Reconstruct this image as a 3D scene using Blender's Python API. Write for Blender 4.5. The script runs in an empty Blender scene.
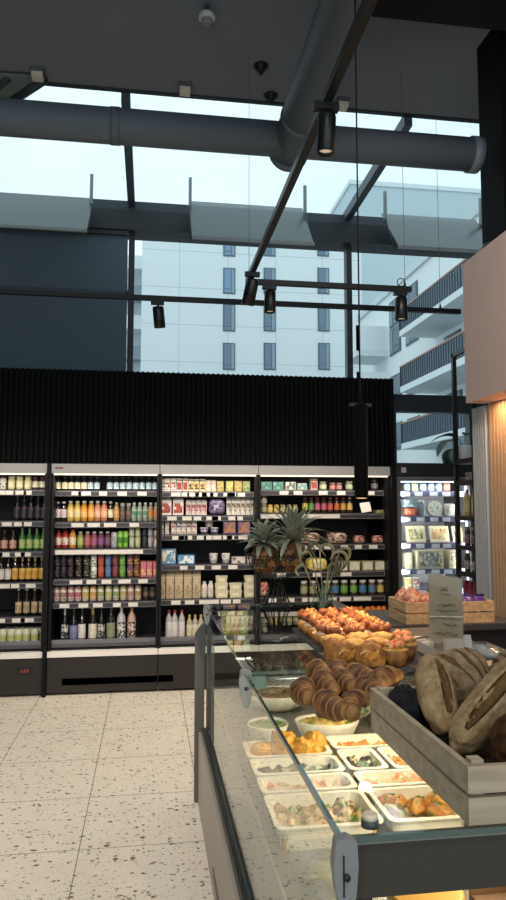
import bpy, bmesh, math, random
from mathutils import Vector, Matrix, noise
R = math.radians
rnd = random.Random(7)
SC = bpy.context.scene
COL = SC.collection

# ------------------------------------------------------------------ camera
F, CAMZ = 690.0, 1.61
PSI, TH = R(8.5), math.atan(58/690)
fw = Vector((math.sin(PSI)*math.cos(TH), math.cos(PSI)*math.cos(TH), math.sin(TH)))
rt = Vector((math.cos(PSI), -math.sin(PSI), 0)); up = rt.cross(fw)
CP = Vector((0, 0, CAMZ))
cd = bpy.data.cameras.new('camera'); cam = bpy.data.objects.new('camera', cd); COL.objects.link(cam)
cam.location = CP
cam.rotation_euler = Matrix((rt, up, -fw)).transposed().to_euler()
cd.sensor_fit = 'VERTICAL'; cd.sensor_height = 36; cd.lens = F/900*36; cd.clip_start = .02; cd.clip_end = 400
SC.camera = cam
def _ray(px, py): return fw + rt*((px-253)/F) - up*((py-450)/F)
def aY(px, py, Y): d = _ray(px, py); return CP + d*(Y/d.y)
def aZ(px, py, z): d = _ray(px, py); return CP + d*((z-CAMZ)/d.z)
def aX(px, py, X): d = _ray(px, py); return CP + d*(X/d.x)

# ------------------------------------------------------------------ view, sky, lights
vs = SC.view_settings
vs.view_transform = 'Standard'; vs.look = 'None'; vs.gamma = 1; vs.use_curve_mapping = False; vs.exposure = 0.0
w = bpy.data.worlds.new('overcast_sky'); SC.world = w; w.use_nodes = True
nt = w.node_tree; nt.nodes.clear()
tc = nt.nodes.new('ShaderNodeTexCoord'); nz = nt.nodes.new('ShaderNodeTexNoise'); nz.inputs['Scale'].default_value = 3.2; nz.inputs['Detail'].default_value = 4
rp = nt.nodes.new('ShaderNodeValToRGB'); rp.color_ramp.elements[0].position = .35; rp.color_ramp.elements[1].position = .68
rp.color_ramp.elements[0].color = (.60, .70, .74, 1); rp.color_ramp.elements[1].color = (.72, .80, .83, 1)
bg = nt.nodes.new('ShaderNodeBackground'); bg.inputs['Strength'].default_value = 1.72
wo = nt.nodes.new('ShaderNodeOutputWorld')
nt.links.new(tc.outputs['Generated'], nz.inputs['Vector']); nt.links.new(nz.outputs['Fac'], rp.inputs['Fac'])
nt.links.new(rp.outputs['Color'], bg.inputs['Color']); nt.links.new(bg.outputs['Background'], wo.inputs['Surface'])

def light(name, typ, loc, energy, color, target=None, size=.3, size_y=None, spot=60, blend=.6, spread=None):
    l = bpy.data.lights.new(name, typ); l.energy = energy; l.color = color
    if typ == 'AREA':
        l.shape = 'RECTANGLE' if size_y else 'SQUARE'; l.size = size
        if size_y: l.size_y = size_y
        if spread: l.spread = R(spread)
    else:
        l.shadow_soft_size = size
        if typ == 'SPOT': l.spot_size = R(spot); l.spot_blend = blend
    o = bpy.data.objects.new(name, l); COL.objects.link(o); o.location = loc
    if target is not None:
        o.rotation_euler = (Vector(target)-Vector(loc)).to_track_quat('-Z', 'Y').to_euler()
    return o
WARM = (1.0, .78, .55); WHITE = (1.0, .93, .84)
# added fill spots brightening floor, room and pink bulkhead; no fixtures behind them
for q, e_, tg in (((-1.2, 3.6, 3.2), 130, (-.8, 5.0, 0)), ((.1, -.4, 4.4), 120, (.4, 1.2, 0)), ((-1.3, 1.2, 3.2), 150, (-.9, 3.6, 0)), ((1.0, 2.2, 3.2), 90, (2.12, 3.6, 2.9))):
    light('fill_spot', 'SPOT', q, e_, WHITE, tg, .05, spot=110, blend=.9)
for x_ in (-1.2, .2, 1.5):
    light('fill_spot', 'SPOT', (x_, 3.5, 3.2), 125, (1, .88, .74), (x_*.95, 6.45, 1.0), .05, spot=46, blend=.9)  # added front fill on the refrigerators, apart from the track spotlights

# ------------------------------------------------------------------ materials
_M = {}
def hexc(h):
    h = h.lstrip('#'); c = [int(h[i:i+2], 16)/255 for i in (0, 2, 4)]
    return tuple((x/12.92 if x <= .04045 else ((x+.055)/1.055)**2.4) for x in c)
def M(h, rough=.5, metal=0.0, spec=.5, bump=0, bscale=40):
    k = (h, rough, metal, spec, bump, bscale)
    if k in _M: return _M[k]
    m = bpy.data.materials.new('surface_'+h.strip('#')); m.use_nodes = True
    b = m.node_tree.nodes['Principled BSDF']
    b.inputs['Base Color'].default_value = (*hexc(h), 1); b.inputs['Roughness'].default_value = rough
    b.inputs['Metallic'].default_value = metal; b.inputs['Specular IOR Level'].default_value = spec
    if bump:
        n = m.node_tree.nodes; tcn = n.new('ShaderNodeTexCoord'); t = n.new('ShaderNodeTexNoise'); t.inputs['Scale'].default_value = bscale; t.inputs['Detail'].default_value = 3
        bp = n.new('ShaderNodeBump'); bp.inputs['Strength'].default_value = bump; bp.inputs['Distance'].default_value = .01
        m.node_tree.links.new(tcn.outputs['Object'], t.inputs['Vector'])
        m.node_tree.links.new(t.outputs['Fac'], bp.inputs['Height']); m.node_tree.links.new(bp.outputs['Normal'], b.inputs['Normal'])
    _M[k] = m; return m
def emit(h, s):
    k = ('e', h, s)
    if k in _M: return _M[k]
    m = M(h+'' if h.startswith('#') else '#'+h, .5).copy(); m.name = 'lamp_'+h.strip('#')
    b = m.node_tree.nodes['Principled BSDF']
    b.inputs['Emission Color'].default_value = (*hexc(h), 1); b.inputs['Emission Strength'].default_value = s
    _M[k] = m; return m
def ramp_mat(name, cols, scale, rough=.6, kind='voronoi', stretch=(1, 1, 1), bump=.0, detail=5, contrast=None, randomness=1.0):
    """colours picked per cell (voronoi) or blended (noise)"""
    k = (name, tuple(cols), scale)
    if k in _M: return _M[k]
    m = bpy.data.materials.new(name); m.use_nodes = True; n = m.node_tree.nodes; L = m.node_tree.links
    b = n['Principled BSDF']; b.inputs['Roughness'].default_value = rough
    t = n.new('ShaderNodeTexCoord'); mp = n.new('ShaderNodeMapping'); mp.inputs['Scale'].default_value = stretch
    L.new(t.outputs['Object'], mp.inputs['Vector'])
    r = n.new('ShaderNodeValToRGB')
    if kind == 'voronoi':
        v = n.new('ShaderNodeTexVoronoi'); v.inputs['Scale'].default_value = scale; v.inputs['Randomness'].default_value = randomness
        L.new(mp.outputs['Vector'], v.inputs['Vector'])
        s = n.new('ShaderNodeSeparateColor'); L.new(v.outputs['Color'], s.inputs['Color']); L.new(s.outputs['Red'], r.inputs['Fac'])
        r.color_ramp.interpolation = 'CONSTANT'; hsrc = v.outputs['Distance']
        pos = [i/len(cols) for i in range(len(cols))]
    else:
        v = n.new('ShaderNodeTexNoise'); v.inputs['Scale'].default_value = scale; v.inputs['Detail'].default_value = detail
        L.new(mp.outputs['Vector'], v.inputs['Vector']); L.new(v.outputs['Fac'], r.inputs['Fac']); hsrc = v.outputs['Fac']
        lo, hi = contrast or (.33, .67)
        pos = [lo+(hi-lo)*i/max(1, len(cols)-1) for i in range(len(cols))]
    e = r.color_ramp.elements
    while len(e) < len(cols): e.new(.5)
    for i, c in enumerate(cols): e[i].position = pos[i]; e[i].color = (*hexc(c), 1)
    L.new(r.outputs['Color'], b.inputs['Base Color'])
    if bump:
        bp = n.new('ShaderNodeBump'); bp.inputs['Strength'].default_value = bump; bp.inputs['Distance'].default_value = .01
        L.new(hsrc, bp.inputs['Height']); L.new(bp.outputs['Normal'], b.inputs['Normal'])
    _M[k] = m; return m
def glass(name, tint, ior=1.45, rough=0.0, haze=0.0, hazecol='#d8e2e2'):
    k = ('g', name)
    if k in _M: return _M[k]
    m = bpy.data.materials.new(name); m.use_nodes = True; n = m.node_tree.nodes; L = m.node_tree.links; n.clear()
    out = n.new('ShaderNodeOutputMaterial'); mx = n.new('ShaderNodeMixShader'); tr = n.new('ShaderNodeBsdfTransparent'); gl = n.new('ShaderNodeBsdfGlossy')
    tr.inputs['Color'].default_value = (*tint, 1); gl.inputs['Roughness'].default_value = rough; gl.inputs['Color'].default_value = (.95, .97, .97, 1)
    fr = n.new('ShaderNodeFresnel'); fr.inputs['IOR'].default_value = ior
    ge = n.new('ShaderNodeNewGeometry'); iv = n.new('ShaderNodeMath'); iv.operation = 'SUBTRACT'; iv.inputs[0].default_value = 1
    mu = n.new('ShaderNodeMath'); mu.operation = 'MULTIPLY'
    L.new(ge.outputs['Backfacing'], iv.inputs[1]); L.new(fr.outputs['Fac'], mu.inputs[0]); L.new(iv.outputs[0], mu.inputs[1])
    base = tr.outputs[0]
    if haze:
        df = n.new('ShaderNodeBsdfTranslucent'); df.inputs['Color'].default_value = (*hexc(hazecol), 1)
        d2 = n.new('ShaderNodeBsdfDiffuse'); d2.inputs['Color'].default_value = (*hexc(hazecol), 1)
        m0 = n.new('ShaderNodeMixShader'); m0.inputs['Fac'].default_value = .5; L.new(df.outputs[0], m0.inputs[1]); L.new(d2.outputs[0], m0.inputs[2])
        m1 = n.new('ShaderNodeMixShader'); m1.inputs['Fac'].default_value = haze
        L.new(tr.outputs[0], m1.inputs[1]); L.new(m0.outputs[0], m1.inputs[2]); base = m1.outputs[0]
    L.new(mu.outputs[0], mx.inputs['Fac']); L.new(base, mx.inputs[1]); L.new(gl.outputs[0], mx.inputs[2]); L.new(mx.outputs[0], out.inputs['Surface'])
    _M[k] = m; return m
G_WIN = glass('window_glass', (.90, .955, .965))
G_CASE = glass('case_glass', (.95, .98, .965), 1.5)
G_FRONT = glass('front_glass', (.93, .955, .94), 1.62)
G_EDGE = M('#51645e', .12, 0, .8)
G_CLEAR = glass('clear_plastic', (.93, .95, .95), 1.4, .08, .10)
G_JAR = glass('jar_glass', (.9, .94, .92), 1.45)
G_FROST = glass('frosted_panel', (.66, .72, .73), 1.4, .2, .6, '#7f8c8e')
BLACK = M('#0a0b0d', .45); NAVY = M('#15191f', .6); DARK = M('#23262a', .5); CHAR = M('#1b1a19', .55)
STEEL = M('#9a9c9a', .32, .9); GREY = M('#8d8f8d', .45, .3); WHITE_P = M('#e8e6df', .5); CREAM = M('#e9e2cd', .45)

# ------------------------------------------------------------------ mesh helpers
class MB:
    def __init__(s): s.bm = bmesh.new(); s.mi = 0
    def _tag(s, fs, sm):
        for f in fs: f.material_index = s.mi; f.smooth = sm
    def quad(s, pts):
        f = s.bm.faces.new([s.bm.verts.new(p) for p in pts]); s._tag([f], False); return s
    def box(s, x0, y0, z0, x1, y1, z1, mt=None):
        v = [s.bm.verts.new((x, y, z)) for x in (x0, x1) for y in (y0, y1) for z in (z0, z1)]
        if mt is not None:
            for q in v: q.co = mt @ q.co
        fs = [s.bm.faces.new([v[i] for i in q]) for q in ((0, 1, 3, 2), (4, 6, 7, 5), (0, 4, 5, 1), (2, 3, 7, 6), (0, 2, 6, 4), (1, 5, 7, 3))]
        s._tag(fs, False); return s
    def prism(s, poly, axis, a, b):
        def P(u, v, w): return {'x': (w, u, v), 'y': (u, w, v), 'z': (u, v, w)}[axis]
        A = [s.bm.verts.new(P(u, v, a)) for u, v in poly]; B = [s.bm.verts.new(P(u, v, b)) for u, v in poly]
        n = len(poly); fs = [s.bm.faces.new(A[::-1]), s.bm.faces.new(B)]
        fs += [s.bm.faces.new([A[i], A[(i+1) % n], B[(i+1) % n], B[i]]) for i in range(n)]
        s._tag(fs, False); return s
    def lathe(s, prof, seg=14, c=(0, 0, 0), sx=1, sy=1, mt=None, close=True, smooth=True):
        rings = []
        for r, z in prof:
            ring = []
            for i in range(seg):
                a = 2*math.pi*i/seg; p = Vector((c[0]+r*sx*math.cos(a), c[1]+r*sy*math.sin(a), c[2]+z))
                ring.append(s.bm.verts.new(mt @ p if mt is not None else p))
            rings.append(ring)
        fs = []
        for a, b in zip(rings, rings[1:]):
            for i in range(seg): fs.append(s.bm.faces.new([a[i], a[(i+1) % seg], b[(i+1) % seg], b[i]]))
        s._tag(fs, smooth)
        if close:
            caps = [s.bm.faces.new(rings[0][::-1]), s.bm.faces.new(rings[-1])]; s._tag(caps, False)
        return s
    def tube(s, pts, r, seg=6, rads=None):
        pts = [Vector(p) for p in pts]; rings = []; prev = None
        for i, p in enumerate(pts):
            t = (pts[min(i+1, len(pts)-1)]-pts[max(i-1, 0)]).normalized()
            a = prev if prev is not None else (Vector((0, 0, 1)) if abs(t.z) < .9 else Vector((1, 0, 0)))
            u = (a - t*a.dot(t)).normalized(); prev = u; v = t.cross(u); rr = rads[i] if rads else r
            rings.append([s.bm.verts.new(p+u*rr*math.cos(2*math.pi*k/seg)+v*rr*math.sin(2*math.pi*k/seg)) for k in range(seg)])
        fs = []
        for a, b in zip(rings, rings[1:]):
            for i in range(seg): fs.append(s.bm.faces.new([a[i], a[(i+1) % seg], b[(i+1) % seg], b[i]]))
        fs += [s.bm.faces.new(rings[0][::-1]), s.bm.faces.new(rings[-1])]
        s._tag(fs, True); return s
    def ring(s, c, r, wr, axis='z', n=28, seg=5, sy=1):
        pts = []
        for i in range(n+1):
            a = 2*math.pi*i/n
            pts.append({'z': (c[0]+r*math.cos(a), c[1]+r*sy*math.sin(a), c[2]), 'y': (c[0]+r*math.cos(a), c[1], c[2]+r*math.sin(a))}[axis])
        return s.tube(pts, wr, seg)
    def blob(s, c, rad, nu=14, nv=9, amp=0, freq=6, seed=0, fn=None):
        """ellipsoid with optional noise or custom radial function"""
        c = Vector(c); rows = []
        for j in range(nv+1):
            ph = math.pi*j/nv; row = []
            for i in range(nu):
                a = 2*math.pi*i/nu; d = Vector((math.sin(ph)*math.cos(a), math.sin(ph)*math.sin(a), -math.cos(ph)))
                k = 1 + (amp*noise.noise(d*freq*.5+Vector((seed, seed*.7, 0))) if amp else 0)
                p = Vector((d.x*rad[0], d.y*rad[1], d.z*rad[2]))*k
                if fn: p = fn(p, d)
                row.append(s.bm.verts.new(c+p))
                if j in (0, nv): break
            rows.append(row)
        fs = []
        for a, b in zip(rows, rows[1:]):
            for i in range(nu):
                A, B = a[i % len(a)], a[(i+1) % len(a)]; C, D = b[(i+1) % len(b)], b[i % len(b)]
                q = [A] + ([B] if B is not A else []) + [C] + ([D] if D is not C else [])
                fs.append(s.bm.faces.new(q))
        s._tag(fs, True); return s
    def sheet(s, x0, y0, x1, y1, nx, ny, zf, thick=None):
        V = [[s.bm.verts.new((x0+(x1-x0)*i/nx, y0+(y1-y0)*j/ny, zf(i/nx, j/ny))) for i in range(nx+1)] for j in range(ny+1)]
        fs = [s.bm.faces.new([V[j][i], V[j][i+1], V[j+1][i+1], V[j+1][i]]) for j in range(ny) for i in range(nx)]
        s._tag(fs, True); return s
    def xf(s, mt): bmesh.ops.transform(s.bm, matrix=mt, verts=s.bm.verts); return s
    def mesh(s, name, mats, bevel=0):
        if bevel:
            es = [e for e in s.bm.edges if len(e.link_faces) == 2 and e.calc_face_angle(0) > .8]
            bmesh.ops.bevel(s.bm, geom=es, offset=bevel, segments=2, affect='EDGES', profile=.6)
        bmesh.ops.recalc_face_normals(s.bm, faces=s.bm.faces)
        me = bpy.data.meshes.new(name); s.bm.to_mesh(me); s.bm.free()
        for m in (mats if isinstance(mats, (list, tuple)) else [mats]): me.materials.append(m)
        return me
    def build(s, name, mats, parent=None, bevel=0):
        o = bpy.data.objects.new(name, s.mesh(name, mats, bevel)); COL.objects.link(o)
        if parent: o.parent = parent
        return o
def tag(o, label=None, cat=None, group=None, kind=None):
    if label: o['label'] = label
    if cat: o['category'] = cat
    if group: o['group'] = group
    if kind: o['kind'] = kind
    return o
def thing(name, label, cat, loc=(0, 0, 0), rz=0, group=None):
    o = bpy.data.objects.new(name, None); COL.objects.link(o); o.location = loc; o.rotation_euler.z = rz; o.empty_display_size = .05
    return tag(o, label, cat, group)
def copy_tree(o, parent=None):
    c = o.copy(); COL.objects.link(c)
    if parent: c.parent = parent
    for ch in list(o.children): copy_tree(ch, c)
    return c
def bx(name, m, x0, y0, z0, x1, y1, z1, parent=None, bevel=0): return MB().box(x0, y0, z0, x1, y1, z1).build(name, m, parent, bevel)
def S(o): o['kind'] = 'structure'; return o
ORD = 'first second third fourth fifth sixth seventh eighth ninth tenth eleventh twelfth thirteenth fourteenth'.split()
def nth(i, n): return 'leftmost' if i == 0 and n > 1 else 'rightmost' if i == n-1 and n > 1 else ORD[i]

# ================================================================== STRUCTURE
WY = 7.05          # window plane
CZ, CE = 4.86, 5.20  # ceiling height and its far edge
# floor: terrazzo tiles 0.6 m
def floor_mat():
    m = bpy.data.materials.new('terrazzo_tiles'); m.use_nodes = True; n = m.node_tree.nodes; L = m.node_tree.links; b = n['Principled BSDF']
    b.inputs['Roughness'].default_value = .42; b.inputs['Specular IOR Level'].default_value = .35
    t = n.new('ShaderNodeTexCoord')
    cl = n.new('ShaderNodeTexNoise'); cl.inputs['Scale'].default_value = 5; L.new(t.outputs['Object'], cl.inputs['Vector'])
    base = n.new('ShaderNodeMix'); base.data_type = 'RGBA'; base.inputs['A'].default_value = (*hexc('#dcd0be'), 1); base.inputs['B'].default_value = (*hexc('#e8decf'), 1)
    L.new(cl.outputs['Fac'], base.inputs['Factor']); cur = base.outputs['Result']
    for sc, thr, dens, col in ((31, .36, .34, '#5f5344'), (52, .44, .42, '#796d5c'), (95, .38, .5, '#a09380')):
        v = n.new('ShaderNodeTexVoronoi'); v.inputs['Scale'].default_value = sc; mp = n.new('ShaderNodeMapping'); mp.inputs['Scale'].default_value = (.75, 1.15, 1)
        ns = n.new('ShaderNodeTexNoise'); ns.inputs['Scale'].default_value = sc*1.6
        ad = n.new('ShaderNodeMix'); ad.data_type = 'RGBA'; ad.blend_type = 'ADD'; ad.inputs['Factor'].default_value = .03
        L.new(t.outputs['Object'], ad.inputs['A']); L.new(ns.outputs['Color'], ad.inputs['B']); L.new(t.outputs['Object'], ns.inputs['Vector'])
        L.new(ad.outputs['Result'], mp.inputs['Vector']); L.new(mp.outputs['Vector'], v.inputs['Vector'])
        sp = n.new('ShaderNodeSeparateColor'); L.new(v.outputs['Color'], sp.inputs['Color'])
        a = n.new('ShaderNodeMath'); a.operation = 'LESS_THAN'; a.inputs[1].default_value = dens; L.new(sp.outputs['Red'], a.inputs[0])
        sz = n.new('ShaderNodeMath'); sz.operation = 'MULTIPLY'; sz.inputs[1].default_value = thr; L.new(sp.outputs['Green'], sz.inputs[0])
        d = n.new('ShaderNodeMath'); d.operation = 'LESS_THAN'; L.new(v.outputs['Distance'], d.inputs[0]); L.new(sz.outputs[0], d.inputs[1])
        k = n.new('ShaderNodeMath'); k.operation = 'MULTIPLY'; L.new(a.outputs[0], k.inputs[0]); L.new(d.outputs[0], k.inputs[1])
        mx = n.new('ShaderNodeMix'); mx.data_type = 'RGBA'; mx.inputs['B'].default_value = (*hexc(col), 1); L.new(k.outputs[0], mx.inputs['Factor']); L.new(cur, mx.inputs['A']); cur = mx.outputs['Result']
    xyz = n.new('ShaderNodeSeparateXYZ'); L.new(t.outputs['Object'], xyz.inputs['Vector'])
    fac = None
    for ax, off in (('X', .312), ('Y', -3.49)):
        a = n.new('ShaderNodeMath'); a.operation = 'ADD'; a.inputs[1].default_value = off+60; L.new(xyz.outputs[ax], a.inputs[0])
        mo = n.new('ShaderNodeMath'); mo.operation = 'MODULO'; mo.inputs[1].default_value = .6; L.new(a.outputs[0], mo.inputs[0])
        lt = n.new('ShaderNodeMath'); lt.operation = 'LESS_THAN'; lt.inputs[1].default_value = .005; L.new(mo.outputs[0], lt.inputs[0])
        if fac is None: fac = lt.outputs[0]
        else:
            mxx = n.new('ShaderNodeMath'); mxx.operation = 'MAXIMUM'; L.new(fac, mxx.inputs[0]); L.new(lt.outputs[0], mxx.inputs[1]); fac = mxx.outputs[0]
    mx = n.new('ShaderNodeMix'); mx.data_type = 'RGBA'; mx.inputs['B'].default_value = (*hexc('#7d7160'), 1); L.new(fac, mx.inputs['Factor']); L.new(cur, mx.inputs['A'])
    L.new(mx.outputs['Result'], b.inputs['Base Color']); return m
S(bx('floor', floor_mat(), -3.6, -3, -.1, 4.6, WY+.15, 0))
CEIL = M('#777d88', .85)
S(bx('ceiling', CEIL, -3.6, -3, CZ, 4.6, CE, CZ+.25))
S(bx('trim_1', M('#1b1d21', .8, 0, .2), 1.05, 1.6, 4.6, 4.6, aZ(440, 24, 4.6).y, CZ)).__setitem__('label', 'dark dropped beam across the grey ceiling')
S(bx('wall_left', M('#24272c', .7), -3.75, -3, 0, -3.6, WY+.15, CZ))
S(bx('wall_right', M('#24272c', .7), 4.6, -3, 0, 4.75, WY+.15, CZ))
# skylight slope from the ceiling edge down to the window head
HZ = aY(130, 200, WY).z
def sky_z(Y): return CZ+.02 + (HZ-CZ)*(Y-CE)/(WY-CE)
MULL = M('#2b333a', .5)
def rafter(i, X, w=.07):
    mb = MB(); d = .10
    mb.prism([(CE+.041, sky_z(CE+.041)-d), (WY+.05, sky_z(WY+.05)-d), (WY+.05, sky_z(WY+.05)), (CE+.041, sky_z(CE+.041))], 'x', X-w/2, X+w/2)
    return mb
RX = [-2.45, -.225, 2.09, 4.4]
win = S(thing('window_1', None, None)); win['label'] = 'sloping glass skylight between ceiling edge and window head'
for X in RX: rafter(0, X).build('rafter', M('#485761', .5), win)
bx('head_bar', MULL, -3.6, CE+.002, CZ-.012, 4.6, CE+.04, CZ+.12, win)
mb = MB(); mb.prism([(CE+.041, sky_z(CE)-.02), (WY+.1, sky_z(WY+.1)-.02), (WY+.1, sky_z(WY+.1)-.008), (CE+.041, sky_z(CE)-.008)], 'x', -3.6, 4.6); mb.build('pane', G_WIN, win)
# grey sun screen lying in the skylight's far bay
def onsky(px, py):
    d = _ray(px, py); n = Vector((0, -(HZ-CZ)/(WY-CE), 1)); p0 = Vector((0, CE, sky_z(CE)-.06)); return CP + d*((p0-CP).dot(n)/d.dot(n))
q = [onsky(-40, 112), onsky(12, 100), onsky(40, 78), onsky(-40, 72)]
mb = MB(); A = [mb.bm.verts.new(p) for p in q]; B = [mb.bm.verts.new(p+Vector((0, 0, .02))) for p in q]
mb.bm.faces.new(A); mb.bm.faces.new(B[::-1]); [mb.bm.faces.new([A[i], B[i], B[(i+1) % 4], A[(i+1) % 4]]) for i in range(4)]
mb.build('sun_screen', M('#6d7a7a', .7), win)
MB().tube([onsky(8, 103), onsky(44, 79)], .04, 6).build('diagonal_strut', MULL, win)
MB().tube([onsky(-8, 92), onsky(8, 78)], .03, 6).build('diagonal_strut', MULL, win)
# window wall
ZT = aY(250, 241, WY).z; ZM = aY(250, 222, WY).z
S(bx('wall_upstand', M('#3b444c', .6), -3.6, WY-.02, ZM, 4.6, WY+.16, HZ-.02)).__setitem__('label', 'grey upstand between skylight and window head')
S(bx('trim_2', M('#1d2329', .5), -3.6, WY-.12, ZT, 4.6, WY+.16, ZM)).__setitem__('label', 'dark beam over the street window')
win = S(thing('window_2', None, None)); win['label'] = 'tall street window above the black slatted wall'
XM1, XM2, XM3 = aY(131, 300, WY).x, aY(348.5, 300, WY).x, aY(393, 430, WY).x
for X in (XM1, XM2): bx('mullion', MULL, X-.03, WY-.04, 2.2, X+.03, WY+.06, ZT, win)
ZR0, ZR1 = aY(430, 413, WY).z, aY(430, 396, WY).z
bx('transom', MULL, XM2, WY-.06, ZR0, 4.6, WY+.06, ZR1, win)
bx('mullion', MULL, XM3-.04, WY-.05, 0, XM3+.02, WY+.06, ZR0, win)
bx('mullion', MULL, 3.42, WY-.05, 0, 3.5, WY+.06, ZR0, win)
bx('pane', G_WIN, XM1, WY+.01, 2.2, XM2, WY+.02, ZT, win); bx('pane', G_WIN, XM2, WY+.01, ZR1, 4.6, WY+.02, ZT, win); bx('pane', G_WIN, XM3, WY+.01, 2.05, 4.6, WY+.02, ZR0, win)
S(bx('wall_back', M('#15171b', .7), -3.6, WY+.02, 0, XM3, WY+.15, 2.75))
S(bx('wall_sill', M('#1b1f24', .6), XM3, WY-.04, 0, 4.6, WY+.1, 2.06))
# black slatted wall above the refrigerated cases
SY = 6.30; STZ = aY(200, 373, 6.28).z; SX1 = aY(391, 420, 6.28).x
mb = MB(); mb.box(-3.4, SY+.02, 2.0, SX1, SY+.06, STZ)
x = -3.4
while x < SX1-.03: mb.box(x, SY-.015, 2.0, x+.028, SY+.02, STZ); x += .046
mb.box(SX1-.02, SY-.02, 2.0, SX1+.03, SY+.75, STZ)
S(mb.build('wall_slats', M('#08090b', .8, 0, .15)))['label'] = 'black vertical slatted panel wall over the cases'
# pink bulkhead, dark column and fluted wall on the service side
S(bx('wall_bulkhead', M('#c0a69d', .75), 2.12, .3, 2.32, 3.4, 4.385, 3.29))['label'] = 'dusty pink boxed bulkhead over the service side'
S(bx('wall_column', M('#08090b', .8, 0, .15), 2.26, 4.05, 3.295, 3.4, 4.36, CZ))['label'] = 'black column rising above the pink bulkhead'
FX = 2.30
mb = MB(); y = 4.445
while y < 4.64: mb.prism([(FX, y), (FX-.014, y+.006), (FX-.014, y+.022), (FX, y+.028)], 'z', 0, 2.32); y += .034
mb.box(FX, 4.44, 0, 3.4, 4.67, 2.32)
S(mb.build('wall_fluted', M('#9ba0a5', .6)))['label'] = 'grey fluted wall end below the bulkhead'
mb = MB(); y = 1.2; mb.box(FX+.012, 1.2, 0, 2.5, 4.43, 2.32)
while y < 4.41: mb.box(FX-.012, y, 0, FX+.018, y+.026, 2.32); y += .046
S(mb.build('wall_battens', M('#b8987a', .5)))['label'] = 'warm lit timber batten wall under the bulkhead'
light('batten_strip_light', 'AREA', (2.215, 3.4, 2.312), 20, (1, .62, .33), None, .05, 1.7)

# ================================================================== OUTSIDE
S(bx('street_ground', M('#8b8d8e', .9), -40, 9, -.3, 60, 120, -.1))
def facade_window(parent, c, wd, ht, ax, depth=.12, pane='#5b7186'):
    """ax 'y': faces -Y at plane c.y ; ax 'x': faces -X"""
    def BB(u0, z0, u1, z1, d0, d1, name, m, par):
        if ax == 'y': return bx(name, m, c[0]+u0, c[1]+d0, c[2]+z0, c[0]+u1, c[1]+d1, c[2]+z1, par)
        return bx(name, m, c[0]+d0, c[1]+u0, c[2]+z0, c[0]+d1, c[1]+u1, c[2]+z1, par)
    fr = MB(); FM = M('#56646f', .5)
    f = BB(0, 0, wd, ht, -.06, .05, 'window', FM, parent)
    BB(.1, .42, wd*.62, ht-.1, -.08, -.05, 'pane', M(pane, .1, 0, .8), f); BB(.1, .1, wd*.62, .36, -.08, -.05, 'pane', M(pane, .1, 0, .8), f)
    BB(wd*.68, .1, wd-.08, ht-.1, -.08, -.05, 'pane', M('#7d93a3', .1, 0, .8), f)
    return f
AY_ = 54.0
def panel_mat():
    m = bpy.data.materials.new('facade_panels'); m.use_nodes = True; n = m.node_tree.nodes; L = m.node_tree.links; b = n['Principled BSDF']; b.inputs['Roughness'].default_value = .8
    t = n.new('ShaderNodeTexCoord'); s = n.new('ShaderNodeSeparateXYZ'); L.new(t.outputs['Object'], s.inputs[0]); fac = None
    for ax, per, off in (('X', 3.9, 103.2), ('Z', 3.0, 100.9)):
        a = n.new('ShaderNodeMath'); a.operation = 'ADD'; a.inputs[1].default_value = off; L.new(s.outputs[ax], a.inputs[0])
        mo = n.new('ShaderNodeMath'); mo.operation = 'MODULO'; mo.inputs[1].default_value = per; L.new(a.outputs[0], mo.inputs[0])
        lt = n.new('ShaderNodeMath'); lt.operation = 'LESS_THAN'; lt.inputs[1].default_value = .07; L.new(mo.outputs[0], lt.inputs[0])
        if fac is None: fac = lt.outputs[0]
        else:
            mm = n.new('ShaderNodeMath'); mm.operation = 'MAXIMUM'; L.new(fac, mm.inputs[0]); L.new(lt.outputs[0], mm.inputs[1]); fac = mm.outputs[0]
    mx = n.new('ShaderNodeMix'); mx.data_type = 'RGBA'; mx.inputs['A'].default_value = (*hexc('#dfe4e6'), 1); mx.inputs['B'].default_value = (*hexc('#c2cbd0'), 1)
    L.new(fac, mx.inputs['Factor']); L.new(mx.outputs['Result'], b.inputs['Base Color']); return m
PAN = panel_mat()
bA = thing('apartment_building', 'long white apartment block facing the window, three columns of windows', 'building')
xa0, xa1 = aY(141.5, 300, AY_).x, aY(362, 300, AY_).x
bx('wall', PAN, xa0, AY_, -.1, xa1, AY_+11, aY(250, 214, AY_).z, bA)
for px in (229, 269.5, 323.5):
    X = aY(px, 320, AY_).x
    for (yt, yb) in ((231, 256.5), (268, 294), (304.5, 331.5), (343, 370), (382, 409), (421, 448)):
        z0, z1 = aY(px, yb, AY_).z, aY(px, yt, AY_).z
        facade_window(bA, (X-.48, AY_, z0), .98, z1-z0, 'y', pane='#6f8fae' if px < 260 and yt < 300 else '#5f7488')
bD = thing('apartment_building', 'narrow far building with stacked balconies beside the window edge', 'building')
xd = aY(141.5, 300, 62).x
bx('wall', M('#b9c2c8', .8), xd-4, 66, -.1, xd+.2, 72, 26, bD)
for k in range(9): bx('balcony', M('#8b96a0' if k % 2 else '#dfe3e6', .7), xd-3, 64.6, 1+k*2.9, xd, 66.05, 2.3+k*2.9, bD)
bC = thing('apartment_building', 'tall blue-grey apartment block rising behind the white block', 'building')
xc0 = aY(352, 280, 68).x
bx('wall', M('#bccad1', .8), xc0, 68, -.1, xc0+17, 80, aY(430, 190, 68).z, bC)
bx('parapet', M('#d6dfe3', .8), xc0-.2, 67.8, aY(430, 190, 68).z-.02, xc0+17.2, 80, aY(430, 186, 68).z, bC)
for i in range(3):
    for k in range(6): facade_window(bC, (xc0+7+i*3.2, 68, 3+k*3.1), 1.2, 1.8, 'y')
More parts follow.
